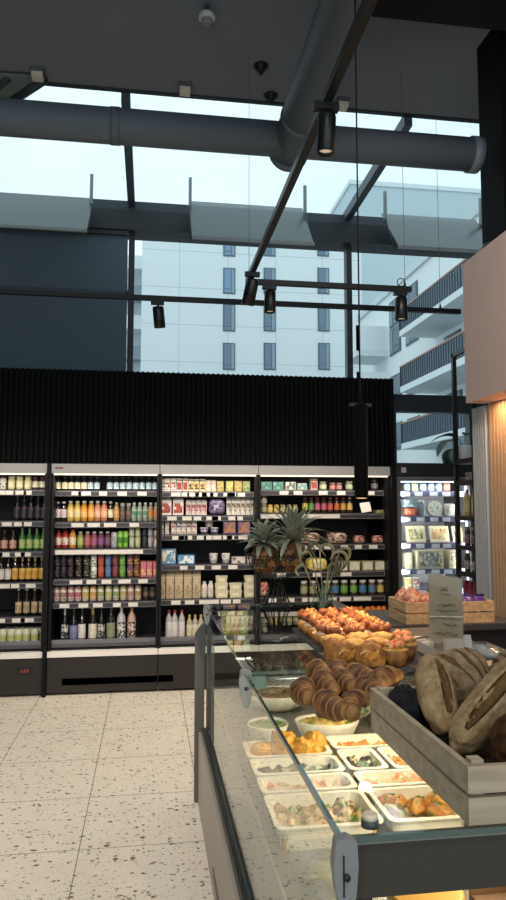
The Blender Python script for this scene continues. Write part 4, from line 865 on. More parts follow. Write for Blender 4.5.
def clamp(y, s=1.0, name='glass_clamp'):
    prof = [(-.016, .010), (.004, .014), (.018, .006), (.020, -.03), (.016, -.075), (.006, -.105), (-.005, -.107), (-.016, -.07), (-.021, -.03)]
    mb = MB(); mb.prism([(a*s, b*s) for a, b in prof], 'y', -.016, .006)
    o = mb.build(name, M('#8b8e8d', .45, .2), dc, .004); o.location = (-.006, y-CY0, CTOP-.004)
    MB().tube([(0, -.0165, -.045*s), (0, -.021, -.045*s)], .0055*s, 10).build('clamp_screw', DARK, o)
    return o
clamp(CYM, 1.0); clamp(CY1-.02, .9)
# hinge at the near corner
o = clamp(CY0-.026, 1.0, 'corner_hinge')
MB().box(-.006, -.0172, -.075, -.003, -.0162, -.012).build('hinge_groove', DARK, o)
MB().tube([(CX-CX+.005, CYM-CY0, CTOP-.032), (CX1-CX, CYM-CY0, CTOP-.032)], .015, 12).build('support_bar', STST, dc)
D('socket_block', M('#6f8a8c', .3, .3), CX+.006, CYM-.02, CTOP-.05, CX+.06, CYM+.02, CTOP-.012)
# near end frame
D('end_beam', FRM, CX+.012, CY0-.012, .980, 1.50, CY0+.012, 1.064); D('end_beam_edge', M('#8c8982', .3, .6), CX+.012, CY0-.014, 1.0645, CX1, CY0+.012, 1.0695); D('corner_post', FRM, CX+.012, CY0-.012, .0, CX+.045, CY0+.012, .979)
# display deck, back doors, service worktop
D('display_deck', M('#8c8a84', .38, .5), CX+.03, CY0+.03, .63, CX1+.02, CY1-.03, .65)
D('deck_front', M('#a8a59c', .35, .4), CX+.02, CY0+.03, .431, CX+.029, CY1-.03, .65)
for a, b in ((CY0+.03, CYM-.02), (CYM+.02, CY1-.03)): D('back_door', M('#3f3d3a', .4, .2), CX1+.003, a, .651, CX1+.018, b, CTOP-.05)
D('back_rail', M('#4b4845', .38, .3), CX1+.001, CY0+.013, CTOP-.049, CX1+.075, CY1, CTOP+.012)
D('service_worktop', M('#7b766c', .35, .3), CX1+.08, CY0+.02, .90, 1.62, CY1, .93); D('service_body', CHAR, CX1+.09, CY0+.05, .401, 1.55, CY1-.05, .899)
D('light_bar', M('#b5b2aa', .4, .4), CX1-.05, CY0+.10, CTOP-.052, CX1-.01, CYM-.05, CTOP-.034); D('light_tube', emit('#ffe9c6', 6), CX1-.045, CY0+.12, CTOP-.058, CX1-.015, CYM-.07, CTOP-.0525)
light('counter_lamp', 'AREA', (CX1-.06, 1.75, CTOP-.065), 8.5, (1, .82, .56), (.55, 1.95, .70), 1.0, .05)
light('counter_lamp', 'AREA', (CX1-.06, 2.45, CTOP-.085), 5, (1, .82, .56), (.60, 2.55, .70), .5, .05)
kn = thing('cover_knob', 'small round knob with pale cap on the near glass corner', 'knob', (aZ(370, 826, CTOP+.001).x, aZ(370, 826, CTOP+.001).y, CTOP+.0005)); MB().lathe([(.015, 0), (.015, .010), (.013, .012)], 18).build('knob_base', M('#4c5452', .4), kn); MB().lathe([(.0135, .0122), (.0135, .020), (.010, .022)], 18).build('knob_cap', M('#efe0c2', .4), kn)

# ------------------------------------------------------------------ food pans inside the counter
PZ = .72
def food_mat(name, cols, sc=45, kind='voronoi', rough=.45): return ramp_mat(name, cols, sc, rough, kind, bump=.5)
def pan(x0, x1, y0, y1, label, content_label, cat, mat, fill=.03, lump=.018, freq=28, depth=.10, seed=0):
    xm, ym = (x0+x1)/2, (y0+y1)/2; hx, hy = (x1-x0)/2, (y1-y0)/2
    t = thing('food_pan', label, 'food pan', (xm, ym, .6505))
    def rr(hx, hy, r, z, mb, n=4):
        vs_ = []
        for sx, sy, a0 in ((1, 1, 0), (-1, 1, 90), (-1, -1, 180), (1, -1, 270)):
            for i in range(n+1): a = R(a0+90*i/n); vs_.append(mb.bm.verts.new((sx*(hx-r)+r*math.cos(a), sy*(hy-r)+r*math.sin(a), z)))
        return vs_
    h = PZ-.6505; mb = MB(); loops = [rr(hx-.022, hy-.018, .03, 0, mb), rr(hx-.012, hy-.012, .03, h-.004, mb), rr(hx, hy, .022, h-.004, mb), rr(hx, hy, .022, h, mb), rr(hx-.014, hy-.014, .03, h, mb), rr(hx-.026, hy-.022, .03, .004, mb)]
    fs = []
    for a, b in zip(loops, loops[1:]):
        for i in range(len(a)): fs.append(mb.bm.faces.new([a[i], a[(i+1) % len(a)], b[(i+1) % len(a)], b[i]]))
    fs += [mb.bm.faces.new(loops[0][::-1]), mb.bm.faces.new(loops[-1])]; mb._tag(fs, False)
    mb.build('pan_body', M('#e8e2d2', .35), t)
    if mat:
        zf = PZ-fill; mb = MB(); fx, fy = hx-.018, hy-.017
        def Z(u, v): return lump*1.4*noise.noise(Vector(((xm+u*2*hx)*freq, (ym+v*2*hy)*freq, seed))) + lump*.9*noise.noise(Vector((u*2*hx*freq*2.3, v*2*hy*freq*2.3, seed+9)))
        mb.sheet(-fx, -fy, fx, fy, 30, 20, Z)
        ret = bmesh.ops.extrude_face_region(mb.bm, geom=mb.bm.faces[:]); 
        for v in [g for g in ret['geom'] if isinstance(g, bmesh.types.BMVert)]: v.co.z = -.045; v.co.x *= .96; v.co.y *= .96
        o = mb.build('prepared_food', mat); o.location = (xm, ym, zf); tag(o, content_label, cat, None, 'stuff')
    return t
SALAD = food_mat('green_grain_salad', ('#8a9a3c', '#c9a860', '#5c7a2c', '#d8c088', '#b87a48'), 55)
GRAIN = food_mat('golden_grain', ('#c99a4c', '#dbb568', '#b5803a', '#8a7a34'), 90)
pan(.360, .675, 1.965, 2.20, 'white pan of mixed grain salad by the front glass', 'brown and green grain salad in the white pan by the front glass', 'salad', food_mat('mixed_grain', ('#b08a5c', '#c9a878', '#8a6a3c', '#7a8a3c', '#d6bd90'), 60), .03)
pan(.690, .945, 1.965, 2.20, 'white pan of herbed chicken beside the bread crate', 'golden couscous under the herbed chicken pieces', 'salad', GRAIN, .045, .010)
pan(.360, .675, 2.215, 2.345, 'white pan of pale salmon salad', 'pale salad with salmon in the narrow white pan', 'salad', food_mat('salmon_salad', ('#d9c8b0', '#e0b89a', '#d08a68', '#c9c0a0', '#b8b08c'), 50), .028)
pan(.690, .945, 2.215, 2.345, 'narrow white pan with salmon strips', 'salmon strips and pale leaves in the narrow white pan', 'salad', food_mat('salmon_strips', ('#d97a54', '#e09a78', '#d8c8a8', '#b8ad84'), 40), .026)
pan(.360, .675, 2.36, 2.51, 'white pan of dark olive salad', 'olive, feta and leaf salad in the white pan', 'salad', food_mat('olive_salad', ('#3a2a34', '#6a7a3c', '#b8b0a0', '#4a3a3c', '#8a8a5c'), 42), .028)
pan(.690, .83, 2.36, 2.56, 'short white pan of black olives and greens', 'black olives and greens in the short white pan', 'salad', food_mat('olive_greens', ('#2a2026', '#5c7034', '#4a2c30', '#a8a488'), 40), .028)
pan(.845, .95, 2.215+.14, 2.56, 'narrow white pan of toasted grain close to the back rail', 'toasted grain in the narrow white pan', 'salad', food_mat('toasted_grain', ('#b5824a', '#c99a5c', '#94662f'), 80), .028)
pan(.360, .675, 2.525, 2.70, 'white pan of yellow curried cauliflower', 'yellow curry sauce under the cauliflower pieces', 'salad', food_mat('yellow_sauce', ('#c9922c', '#d9a840', '#b57f24'), 30), .045, .01)
pan(.690, .95, 2.575, 2.72, 'white pan of orange baked pieces beyond the yellow food', 'orange baked vegetable pieces in the white pan', 'salad', food_mat('orange_bake', ('#d08a3c', '#c27430', '#dda85c'), 32), .03)
def lumpthing(name, label, cat, loc, rad, mat, amp=.35, seed=0, part='piece_body', group=None, fr=5, rz=0, extra=None):
    t = thing(name, label, cat, loc, rz, group); MB().blob((0, 0, rad[2]*.8), rad, 18, 12, amp, fr, seed).build(part, mat, t)
    return t
YEL = ramp_mat('curried_crust', ('#b87820', '#d79a34', '#e3b458'), 45, .6, 'noise', bump=.8)
for i, (x, y, r_) in enumerate(((.42, 2.60, .040), (.505, 2.62, .055), (.575, 2.59, .046), (.625, 2.62, .052), (.55, 2.655, .04))):
    lumpthing('cauliflower_piece', f"{nth(i, 5)} yellow curried cauliflower lump in the pan behind olives", 'cauliflower', (x, y, .682), (r_, r_*.85, r_*.85), YEL, .7, i*3.1, group='curried cauliflower', fr=7)
HERB = ramp_mat('roast_chicken', ('#8a4f1e', '#b8762c', '#cf9846', '#6d7a2c'), 38, .45, 'noise', bump=.6)
for i, (x, y) in enumerate(((.755, 2.13), (.83, 2.10), (.90, 2.12), (.87, 2.05))):
    t = lumpthing('chicken_piece', f"{nth(i, 4)} browned chicken piece sprinkled with green herbs", 'chicken', (x, y, .684), (.048, .032, .022), HERB, .35, i*2.7, group='herbed chicken pieces', rz=i*.7)
    mb = MB()
    for k in range(16): a, q = rnd.uniform(0, 6.28), rnd.uniform(0, .03); mb.blob((q*math.cos(a), q*.7*math.sin(a), .040+rnd.uniform(-.002, .004)-q*.25), (.006, .004, .003), 6, 4)
    mb.build('herb_sprinkle', M('#4f6a24', .6), t)
lettuce = ramp_mat('lettuce', ('#7fa04c', '#b7c28a', '#93ab62', '#d9d8b8'), 30, .5, 'noise')
lumpthing('salad_heap', 'pale green lettuce and white cheese heap beside the chicken', 'salad', (.725, 2.05, .68), (.034, .055, .022), ramp_mat('lettuce_cheese', ('#8fa85c', '#d9d6c0', '#a8a0b0', '#e0ddc8'), 40, .5, 'voronoi'), .5, 5, 'leaves')
def bowl(x, y, rx, ry, h, label, fl, cat, mat, rz=0, fr=40, lump=.014):
    t = thing('serving_bowl', label, 'bowl', (x, y, .6505), rz)
    MB().lathe([(.55, 0), (.8, h*.35), (1.0, h), (.96, h+.004), (.92, h-.005), (.72, h*.45), (.3, .012)], 28, sx=rx, sy=ry).build('bowl_body', M('#e6e0d0', .3), t)
    mb = MB(); n = 20
    def Zb(r_, a): return lump*noise.noise(Vector((r_*math.cos(a)*rx*fr*2, r_*math.sin(a)*ry*fr*2, x*9)))+.02*(1-r_*r_)
    c = mb.bm.verts.new((0, 0, Zb(0, 0))); prev = None; fs = []
    for j in range(1, 8):
        r_ = j/7*.88; ring = [mb.bm.verts.new((r_*rx*math.cos(2*math.pi*i/n), r_*ry*math.sin(2*math.pi*i/n), Zb(r_, 2*math.pi*i/n))) for i in range(n)]
        for i in range(n): fs.append(mb.bm.faces.new([c, ring[i], ring[(i+1) % n]] if prev is None else [prev[i], ring[i], ring[(i+1) % n], prev[(i+1) % n]]))
        prev = ring
    fs.append(mb.bm.faces.new([mb.bm.verts.new((v.co.x*.9, v.co.y*.9, -.02)) for v in prev][::-1])); mb._tag(fs, True)
    o = mb.build('prepared_food', mat); o.location = (x, y, .6505+h-.012); o.rotation_euler.z = rz; tag(o, fl, cat, None, 'stuff')
bowl(.735, 2.86, .135, .085, .085, 'oval white bowl of yellow crumble beneath the croissant plate', 'yellow crumbled cheese and herbs heaped in the oval white bowl', 'salad', ramp_mat('yellow_crumble', ('#d0a850', '#e2c886', '#c49440', '#8a9440', '#e0c078'), 70, .5, 'voronoi', bump=.6), R(-8))
bowl(.49, 2.87, .085, .085, .08, 'small white bowl of green salad touching the front glass', 'green leaf salad in the small white bowl', 'salad', ramp_mat('green_leaf', ('#5c7a34', '#8a9c50', '#b0a468'), 50, .5, 'voronoi', bump=.6))
bowl(.62, 3.36, .155, .13, .075, 'large cream bowl beyond the croissant plate', 'brown stew pieces in the large cream bowl', 'stew', ramp_mat('brown_stew', ('#8a6a40', '#a88a5c', '#6a4c2c'), 45, .5, 'voronoi', bump=.6))
# clear plastic boxes by the front glass, tubs below the end beam
for i, (x, y, w_, d_) in enumerate(((.47, 1.80, .2, .13), (.45, 1.62, .16, .12), (.44, 1.46, .15, .12))):
    t = thing('plastic_salad_box', f"{('clear plastic box against the white grain pan', 'clear plastic box, middle one by the front glass', 'clear plastic box closest to the corner hinge')[i]}", 'plastic box', (x, y, .6505), .05*i)
    mb = MB(); mb.prism([(-w_/2*.86, 0), (w_/2*.86, 0), (w_/2, .06), (-w_/2, .06)], 'y', -d_/2, d_/2); mb.build('box_tray', G_CLEAR, t)
    mb = MB(); mb.prism([(-w_/2, .061), (w_/2, .061), (w_/2*.8, .085), (-w_/2*.8, .085)], 'y', -d_/2, d_/2); mb.build('box_lid', G_CLEAR, t)
    MB().blob((0, 0, .03), (w_*.36, d_*.38, .024), 14, 8, .4, 6, i).build('box_contents', ramp_mat('box_salad', ('#c9b880', '#d9cfa0', '#a89a5c'), 40, .5, 'voronoi'), t)
t = thing('soup_tub', 'yellow tub with clear lid under the end beam', 'tub', (.545, 1.36, .6505)); MB().lathe([(.055, 0), (.07, .18), (.074, .195)], 22).build('tub_body', M('#b5852c', .4), t); MB().lathe([(.076, .1955), (.076, .208), (.07, .212)], 22).build('lid', M('#b08632', .4), t)
t = thing('wooden_snack_box', 'brown slatted snack box beside the yellow tub', 'box', (.76, 1.36, .6505))
for s in (-.045, .045): MB().box(-.1, s-.004, .0, .1, s+.004, .20).build('side_slat', M('#8a6a48', .6), t)
MB().box(-.1, -.04, 0, .1, .04, .17).build('box_core', M('#5c4630', .7), t)

# ------------------------------------------------------------------ on the glass top
SLATE = M('#34363b', .55, 0, .4, .25, 60)
TOPZ = CTOP+.0005
# croissant plate
PXC, PYC = .585, 1.97
t = thing('slate_plate', 'round dark slate plate under the croissants', 'plate', (PXC, PYC, TOPZ)); MB().lathe([(.16, 0), (.178, .006), (.178, .012), (.174, .014)], 36).build('plate_body', SLATE, t); MB().lathe([(.174, .0145), (.178, .017), (.172, .0175), (.170, .0145)], 36, close=False).build('rim', SLATE, t)
CRUST = ramp_mat('croissant_crust', ('#432512', '#65401f', '#84592f', '#9c7444'), 22, .6, 'noise', bump=.25, contrast=(.3, .7))
CRUMB = M('#d8bd88', .8)
def croissant_mesh(sd, L_=.125, R_=.034):
    mb = MB(); N, K, NS = 80, 16, 4; rows = []; band = []
    for i in range(N+1):
        t = i/N; s_ = abs(2*t-1)*.999; q = math.floor(s_*NS)/NS; f_ = (s_-q)*NS
        e0 = max(.0, 1-(q*.95)**1.5)**.75; r_ = R_*(.12+.88*e0)*(1.03-.20*f_**1.6)
        ang = (t-.5)*1.5; x = L_*.55*math.sin(ang)/math.sin(.75); y = -.075*(1-math.cos(ang)); band.append(1 if f_ > .80 else 0)
        row = []
        for k in range(K):
            a = 2*math.pi*k/K; wob = 1+.10*noise.noise(Vector((q*9+sd*3, math.cos(a)*1.6, math.sin(a)*1.6)))
            row.append(mb.bm.verts.new((x+r_*math.cos(a)*math.sin(ang)*.2, y+r_*wob*math.cos(a)*1.02, max(R_*.82+r_*wob*math.sin(a)*1.08, .0))))
        rows.append(row)
    for i, (a, b) in enumerate(zip(rows, rows[1:])):
        mb.mi = band[i]; mb._tag([mb.bm.faces.new([a[k], a[(k+1) % K], b[(k+1) % K], b[k]]) for k in range(K)], True)
    mb.mi = 1; mb._tag([mb.bm.faces.new(rows[0][::-1]), mb.bm.faces.new(rows[-1])], True)
    return mb
CRUST2 = ramp_mat('croissant_layers', ('#7d5228', '#9c7040', '#b58a56'), 40, .6, 'noise')
cro = []
CROP = [(303, 699, 1.5), (327, 713, 1.75), (323, 691, 1.35), (344, 689, 1.6), (353, 713, 1.2), (367, 697, 1.7), (358, 683, 1.9), (337, 680, 1.2), (384, 686, 1.0), (318, 679, 1.6)]
CLAB = ['croissant at the plate edge beside the front glass', 'large filled croissant closest to the oval bowl', 'croissant behind the two front ones', 'croissant in the middle of the plate', 'filled croissant touching the bread crate corner', 'croissant behind the crate corner', 'croissant before the golden turnovers', 'croissant at the back of the plate', 'croissant half hidden behind the crate and dark loaf', 'croissant lying at the far rim before the slate tray']
for i, (px, py, rz) in enumerate(CROP):
    p = aZ(px, py, 1.105)
    t = thing('croissant', 'browned '+CLAB[i], 'croissant', (p.x, p.y, TOPZ+.016), rz+rnd.uniform(-.2, .2), 'croissants on the round slate plate')
    croissant_mesh(i).build('pastry', [CRUST, CRUST2], t)
    if i in (1, 4, 5):
        mb = MB()
        for k in range(9): mb.blob((-.05+.0125*k, -.036+.006*math.sin(k*2.1)-.010*(1-abs(k-4)/4), .026+.004*math.sin(k)), (.010, .008, .005), 8, 5, .5, 6, k)
        mb.build('lettuce_filling', lettuce, t)
        MB().blob((0, -.030, .018), (.055, .014, .010), 14, 8).build('bread_crumb', CRUMB, t)
# slate trays further back
def tray(x0, y0, x1, y1, label):
    t = thing('slate_tray', label, 'tray', ((x0+x1)/2, (y0+y1)/2, TOPZ)); hx, hy = (x1-x0)/2, (y1-y0)/2
    MB().box(-hx, -hy, .006, hx, hy, .018).build('tray_board', SLATE, t, .002)
    for sx in (-1, 1):
        for sy in (-1, 1): MB().lathe([(.012, 0), (.012, .0055)], 10, c=(sx*(hx-.04), sy*(hy-.04), 0)).build('foot', BLACK, t)
tray(.60, 2.165, .945, 2.455, 'dark slate tray under the golden pies and turnovers'); tray(.610, 2.465, .955, 2.955, 'dark slate tray under the fig tartlets')
TYZ = TOPZ+.0185
SHELLM = ramp_mat('tart_shell', ('#9a6228', '#c28c44', '#d9ab66'), 30, .55, 'noise')
FIG = ramp_mat('fig_flesh', ('#c26a34', '#dc9048', '#e8bc84', '#b4552c'), 38, .4, 'noise'); FIGSK = M('#9a5a38', .5); CRM = M('#e0cfa8', .5)
def tart_shell_mb(r_, h):
    mb = MB(); n = 28; prof = [(.74, 0), (1.0, 1.0), (.93, 1.02), (.86, .75), (.3, .7)]; rows = []
    for q, z in prof: rows.append([mb.bm.verts.new((r_*q*(1+.035*(k % 2))*math.cos(2*math.pi*k/n), r_*q*(1+.035*(k % 2))*math.sin(2*math.pi*k/n), z*h)) for k in range(n)])
    fs = [mb.bm.faces.new([a[k], a[(k+1) % n], b[(k+1) % n], b[k]]) for a, b in zip(rows, rows[1:]) for k in range(n)]
    fs += [mb.bm.faces.new(rows[0][::-1]), mb.bm.faces.new(rows[-1])]; mb._tag(fs, True); return mb
def wedge_mb(L_, W_, H_):
    mb = MB(); n = 8; vs_ = []
    for i in range(n+1):
        t = i/n; x = L_*(t-.5); wv = W_*math.sin(math.pi*t)**.8+.001; z = H_*math.sin(math.pi*t)*.25
        vs_.append([mb.bm.verts.new((x, -wv/2, H_*.75+z)), mb.bm.verts.new((x, 0, -z+.0)), mb.bm.verts.new((x, wv/2, H_*.75+z)), mb.bm.verts.new((x, 0, H_*.62+z))])
    fa = []; fb_ = []
    for a, b in zip(vs_, vs_[1:]):
        for k in range(4): (fb_ if k < 2 else fa).append(mb.bm.faces.new([a[k], a[(k+1) % 4], b[(k+1) % 4], b[k]]))
    e1 = [mb.bm.faces.new(vs_[0][::-1]), mb.bm.faces.new(vs_[-1])]
    mb.mi = 0; mb._tag(fa+e1, True); mb.mi = 1; mb._tag(fb_, True); return mb
def fig_tart(sd):
    rg = random.Random(sd); r_ = bpy.data.objects.new('fig_tartlet', None); COL.objects.link(r_)
    tart_shell_mb(.045, .036).build('tart_shell', SHELLM, r_); MB().blob((0, 0, .030), (.037, .037, .016), 16, 8, .15, 5, sd).build('cream_filling', CRM, r_)
    for k in range(6):
        a = k*math.pi/3+rg.uniform(-.3, .3); o = wedge_mb(.060, .026, .028).build('fig_wedge', [FIG, FIGSK], r_)
        o.location = (.024*math.cos(a), .024*math.sin(a), .050+rg.uniform(-.003, .008)); o.rotation_euler = (rg.uniform(-.5, .5), rg.uniform(-1.1, -.3), a+rg.uniform(-.4, .4))
    return r_
RW = ['the row closest to the pies', 'the second row', 'the third row', 'the fourth row', 'the far row']
protos = [fig_tart(i) for i in range(3)]; used = 0
for j, y in enumerate((2.515, 2.610, 2.705, 2.80, 2.895)):
    for i, x in enumerate((.665, .760, .855)):
        o = protos[used] if used < 3 else copy_tree(protos[(i*2+j) % 3]); used += 1
        o.location = (x+rnd.uniform(-.004, .004), y+rnd.uniform(-.004, .004), TYZ); o.rotation_euler.z = rnd.uniform(0, 1.0)
        tag(o, f"{('leftmost', 'middle', 'rightmost')[i]} fig tartlet in {RW[j]}", 'tartlet', 'fig tartlets on the far slate tray')
GOLD = ramp_mat('golden_pastry', ('#74461c', '#9a662c', '#bd8a4c'), 34, .7, 'noise', bump=.4)
for i, (x, y) in enumerate(((.645, 2.385), (.735, 2.41), (.825, 2.41), (.69, 2.30), (.775, 2.315))):
    t = thing('golden_pie', f"{('golden pie at the outer tray edge', 'golden pie just before the middle fig tartlet', 'golden pie between fig tartlets and salmon tarts', 'golden pie right behind the turnovers', 'golden pie beside the middle salmon tart')[i]}", 'pie', (x, y, TYZ), rnd.uniform(0, 3), 'golden pies on the slate tray')
    tart_shell_mb(.044, .055).build('pie_crust', GOLD, t); MB().blob((0, 0, .055), (.040, .040, .016), 16, 10, .3, 7, i).build('pie_top', ramp_mat('pie_top', ('#d9a34c', '#e8c078', '#c2803a'), 40, .85, 'noise', bump=.5), t)
for i, (x, y, rz) in enumerate(((.640, 2.235, .3), (.715, 2.205, -.1), (.615, 2.30, 1.2), (.735, 2.255, .1))):
    t = thing('cheese_turnover', f"{('brown half-moon turnover behind the croissants', 'brown half-moon turnover closest to the crate', 'half-moon turnover leaning on the golden pies', 'half-moon turnover beside the salmon tarts')[i]}", 'turnover', (x, y, TYZ), rz, 'half-moon turnovers on the slate tray')
    def fn(p, d_): return Vector((d_.x*.052, d_.y*.030*(1+.2*d_.z), (d_.z if d_.z > -.55 else -.55)*.048*(1+.06*math.sin(14*d_.x))))
    MB().blob((0, 0, .027), (1, 1, 1), 22, 14, fn=fn).build('pastry', GOLD, t)
    MB().blob((0, -.012, .036), (.042, .021, .026), 14, 8, .3, 8, i).build('crumb_topping', ramp_mat('crumb_topping', ('#c98a3c', '#dbb068', '#a86a2c'), 60, .7, 'voronoi', bump=.6), t)
SALM = ramp_mat('salmon_flesh', ('#d8683c', '#e58e5c', '#e8ab80'), 30, .35, 'noise')
for i, (x, y) in enumerate(((.80, 2.215), (.865, 2.30), (.895, 2.395))):
    t = thing('salmon_tart', f"{('salmon tart closest to the bread crate', 'salmon tart between its two neighbours', 'salmon tart next to the golden pies')[i]}", 'tart', (x, y, TYZ), i, 'salmon tarts along the back rail')
    tart_shell_mb(.046, .050).build('tart_shell', ramp_mat('dark_tart_shell', ('#5c3a1c', '#85592c', '#a8773c'), 30, .5, 'noise'), t)
    MB().blob((0, 0, .046), (.039, .039, .014), 14, 8, .3, 6, i).build('egg_filling', ramp_mat('egg_filling', ('#d9b45c', '#e2c888', '#c29a44'), 45, .5, 'voronoi'), t)
    for k in range(5):
        a = k*1.26; MB().blob((.022*math.cos(a), .022*math.sin(a), .064), (.016, .012, .012), 10, 7, .5, 6, k+i).build('salmon_cube', SALM, t)
    for k in range(4):
        a = k*1.5+.6; MB().blob((.030*math.cos(a), .030*math.sin(a), .064), (.013, .009, .004), 8, 5, .6, 8, k).build('herb_leaf', M('#5f7a34', .5), t)
# white tray with tongs on the service worktop
WZ = .9305
p = aZ(382, 632, WZ+.05)
t = thing('paper_tray_stack', 'white folded paper trays lying behind the tartlets', 'paper tray', (1.17, 3.05, WZ), -.2)
for k in range(4): MB().box(-.09, -.07, k*.022, .09, .07, k*.022+.018).xf(Matrix.Rotation(.07*k, 4, 'Z')).build('paper_tray', M('#d2d0cb', .7), t, .004)
t = thing('tongs', 'steel tongs resting on the white paper trays', 'tongs', (1.15, 2.98, WZ+.0865), .5)
for s in (-1, 1): MB().tube([(-.12, s*.022, .006), (-.02, s*.014, .016), (.08, s*.004, .014), (.12, 0, .012)], .006, 6).build('tong_arm', STEEL, t)
MB().tube([(.118, -.006, .012), (.13, 0, .012), (.118, .006, .012)], .007, 6).build('hinge', STEEL, t)
# white scale
p = aZ(413, 668, WZ)
t = thing('counter_scale', 'light grey counter scale between the trays and the sign', 'scale', (1.20, 2.50, WZ), -.1)
MB().prism([(-.10, 0), (.10, 0), (.10, .05), (-.10, .05)], 'x', -.09, .12).build('scale_base', M('#9fa1a1', .4), t, .006)
mb = MB(); mb.prism([(-.05, .051), (-.005, .051), (.045, .19), (.02, .20)], 'x', -.09, .01); mb.build('display_head', M('#a9abac', .4), t, .006); MB().box(-.06, -.062, .10, -.01, -.05, .15).xf(Matrix.Rotation(.0, 4, 'X')).build('display_screen', DARK, t); MB().box(-.02, -.09, .0505, .12, .09, .058).build('weighing_plate', STEEL, t)
# steel tray with film-wrapped packs
t = thing('steel_tray', 'shallow steel tray on the service worktop behind the bread', 'tray', (1.44, 2.98, WZ), 0)
MB().box(-.17, -.22, 0, .17, .22, .012).build('tray_base', STEEL, t)
for q in ((-.18, -.23, .0, -.171, .23, .035), (.171, -.23, 0, .18, .23, .035), (-.17, -.23, 0, .17, -.221, .035), (-.17, .221, 0, .17, .23, .035)): MB().box(*q).build('tray_rim', STEEL, t)
for i, (x, y) in enumerate(((1.36, 2.92), (1.50, 2.95), (1.43, 3.10))):
    t = thing('film_wrapped_pack', f"{('film-wrapped clear pack by the sign', 'film-wrapped clear pack by the fluted wall', 'film-wrapped clear pack at the back of the steel tray')[i]}", 'wrapped pack', (x, y, WZ+.0125), .3*i, 'clear packs on the steel tray')
    MB().blob((0, 0, .028), (.075, .09, .030), 16, 10, .35, 9, i).build('film', glass('crumpled_film', (.8, .84, .86), 1.5, .12, .35, '#b8c4cc'), t); MB().blob((0, 0, .02), (.05, .06, .015), 12, 8, .3, 6, i).build('contents', M('#b9c0c2', .5), t)
t = thing('worktop_upstand', 'beige worktop ledge running behind the bread crate', 'ledge', (1.40, 2.42, WZ)); MB().box(-.14, -.28, 0, .24, .30, .055).build('ledge_top', M('#b8a995', .5), t, .004); MB().box(-.14, -.284, .01, .24, -.2805, .03).build('ledge_trim', STEEL, t)
# acrylic sign holder
p = aZ(441, 690, CTOP)
sh = thing('sign_holder', 'clear acrylic menu holder with a beige printed card behind the bread', 'sign', (.895, 2.02, TOPZ), R(-14))
hw = .052; SHH = aY(430, 572, 2.02).z-TOPZ
MB().box(-hw-.01, -.035, 0, hw+.01, .035, .006).build('holder_base', G_CLEAR, sh)
MB().prism([(-hw, .0065), (hw, .0065), (hw, SHH-.018), (-hw, SHH)], 'y', -.003, .003).build('acrylic_sheet', glass('acrylic', (.9, .9, .88), 1.45, .02, .12, '#cfc6b8'), sh)
cdm = MB().prism([(-hw+.003, .135), (hw-.003, .135), (hw-.003, SHH-.022), (-hw+.003, SHH-.004)], 'y', .0035, .0045).build('menu_card', M('#b5a78e', .6), sh)
MB().box(-hw+.003, -.0045, .20, hw-.003, -.0035, .203).build('card_fold', M('#c9bfae', .4), sh)
def strokes(pts, name, r_=.0012, m=M('#3a3630', .6)):
    MB().tube([(x, .0025-.0062, z) for x, z in pts], r_, 4).build(name, m, cdm)
rg = random.Random(3)
for row_, (z, x0, x1) in enumerate(((SHH-.10, -.022, .028), (SHH-.118, -.03, .036), (SHH-.136, -.038, .02), (SHH-.160, -.01, .03), (SHH-.185, -.034, .034))):
    pts = []; x = x0
    while x < x1: pts.append((x, z+rg.uniform(-.004, .006)-(x-x0)*.04)); x += .0032
    strokes(pts, 'script_line', .0012)
strokes([(-.004+.010*math.cos(a*.7), SHH-.052+.006*math.sin(a*1.4)) for a in range(10)], 'leaf_emblem', .0011); strokes([(-.012, SHH-.067), (.012, SHH-.068)], 'emblem_line', .0008)
# salmon cubes bowl seen through the acrylic
t = thing('salmon_bowl', 'shallow bowl of pink salmon cubes seen through the acrylic menu holder', 'bowl', (1.09, 2.32, WZ+.0)); MB().lathe([(.06, 0), (.095, .13), (.098, .134), (.088, .128), (.05, .10)], 24).build('bowl_body', M('#b9ad98', .4), t)
for k in range(12):
    a = k*2.4; q = .068*math.sqrt(k/12); MB().blob((q*math.cos(a), q*math.sin(a), .135+.025*(1-k/12)), (.024, .020, .018), 10, 7, .5, 6, k).build('salmon_cube', ramp_mat('pale_salmon', ('#c9784f', '#d9a07a', '#d8c09c'), 30, .4, 'noise'), t)

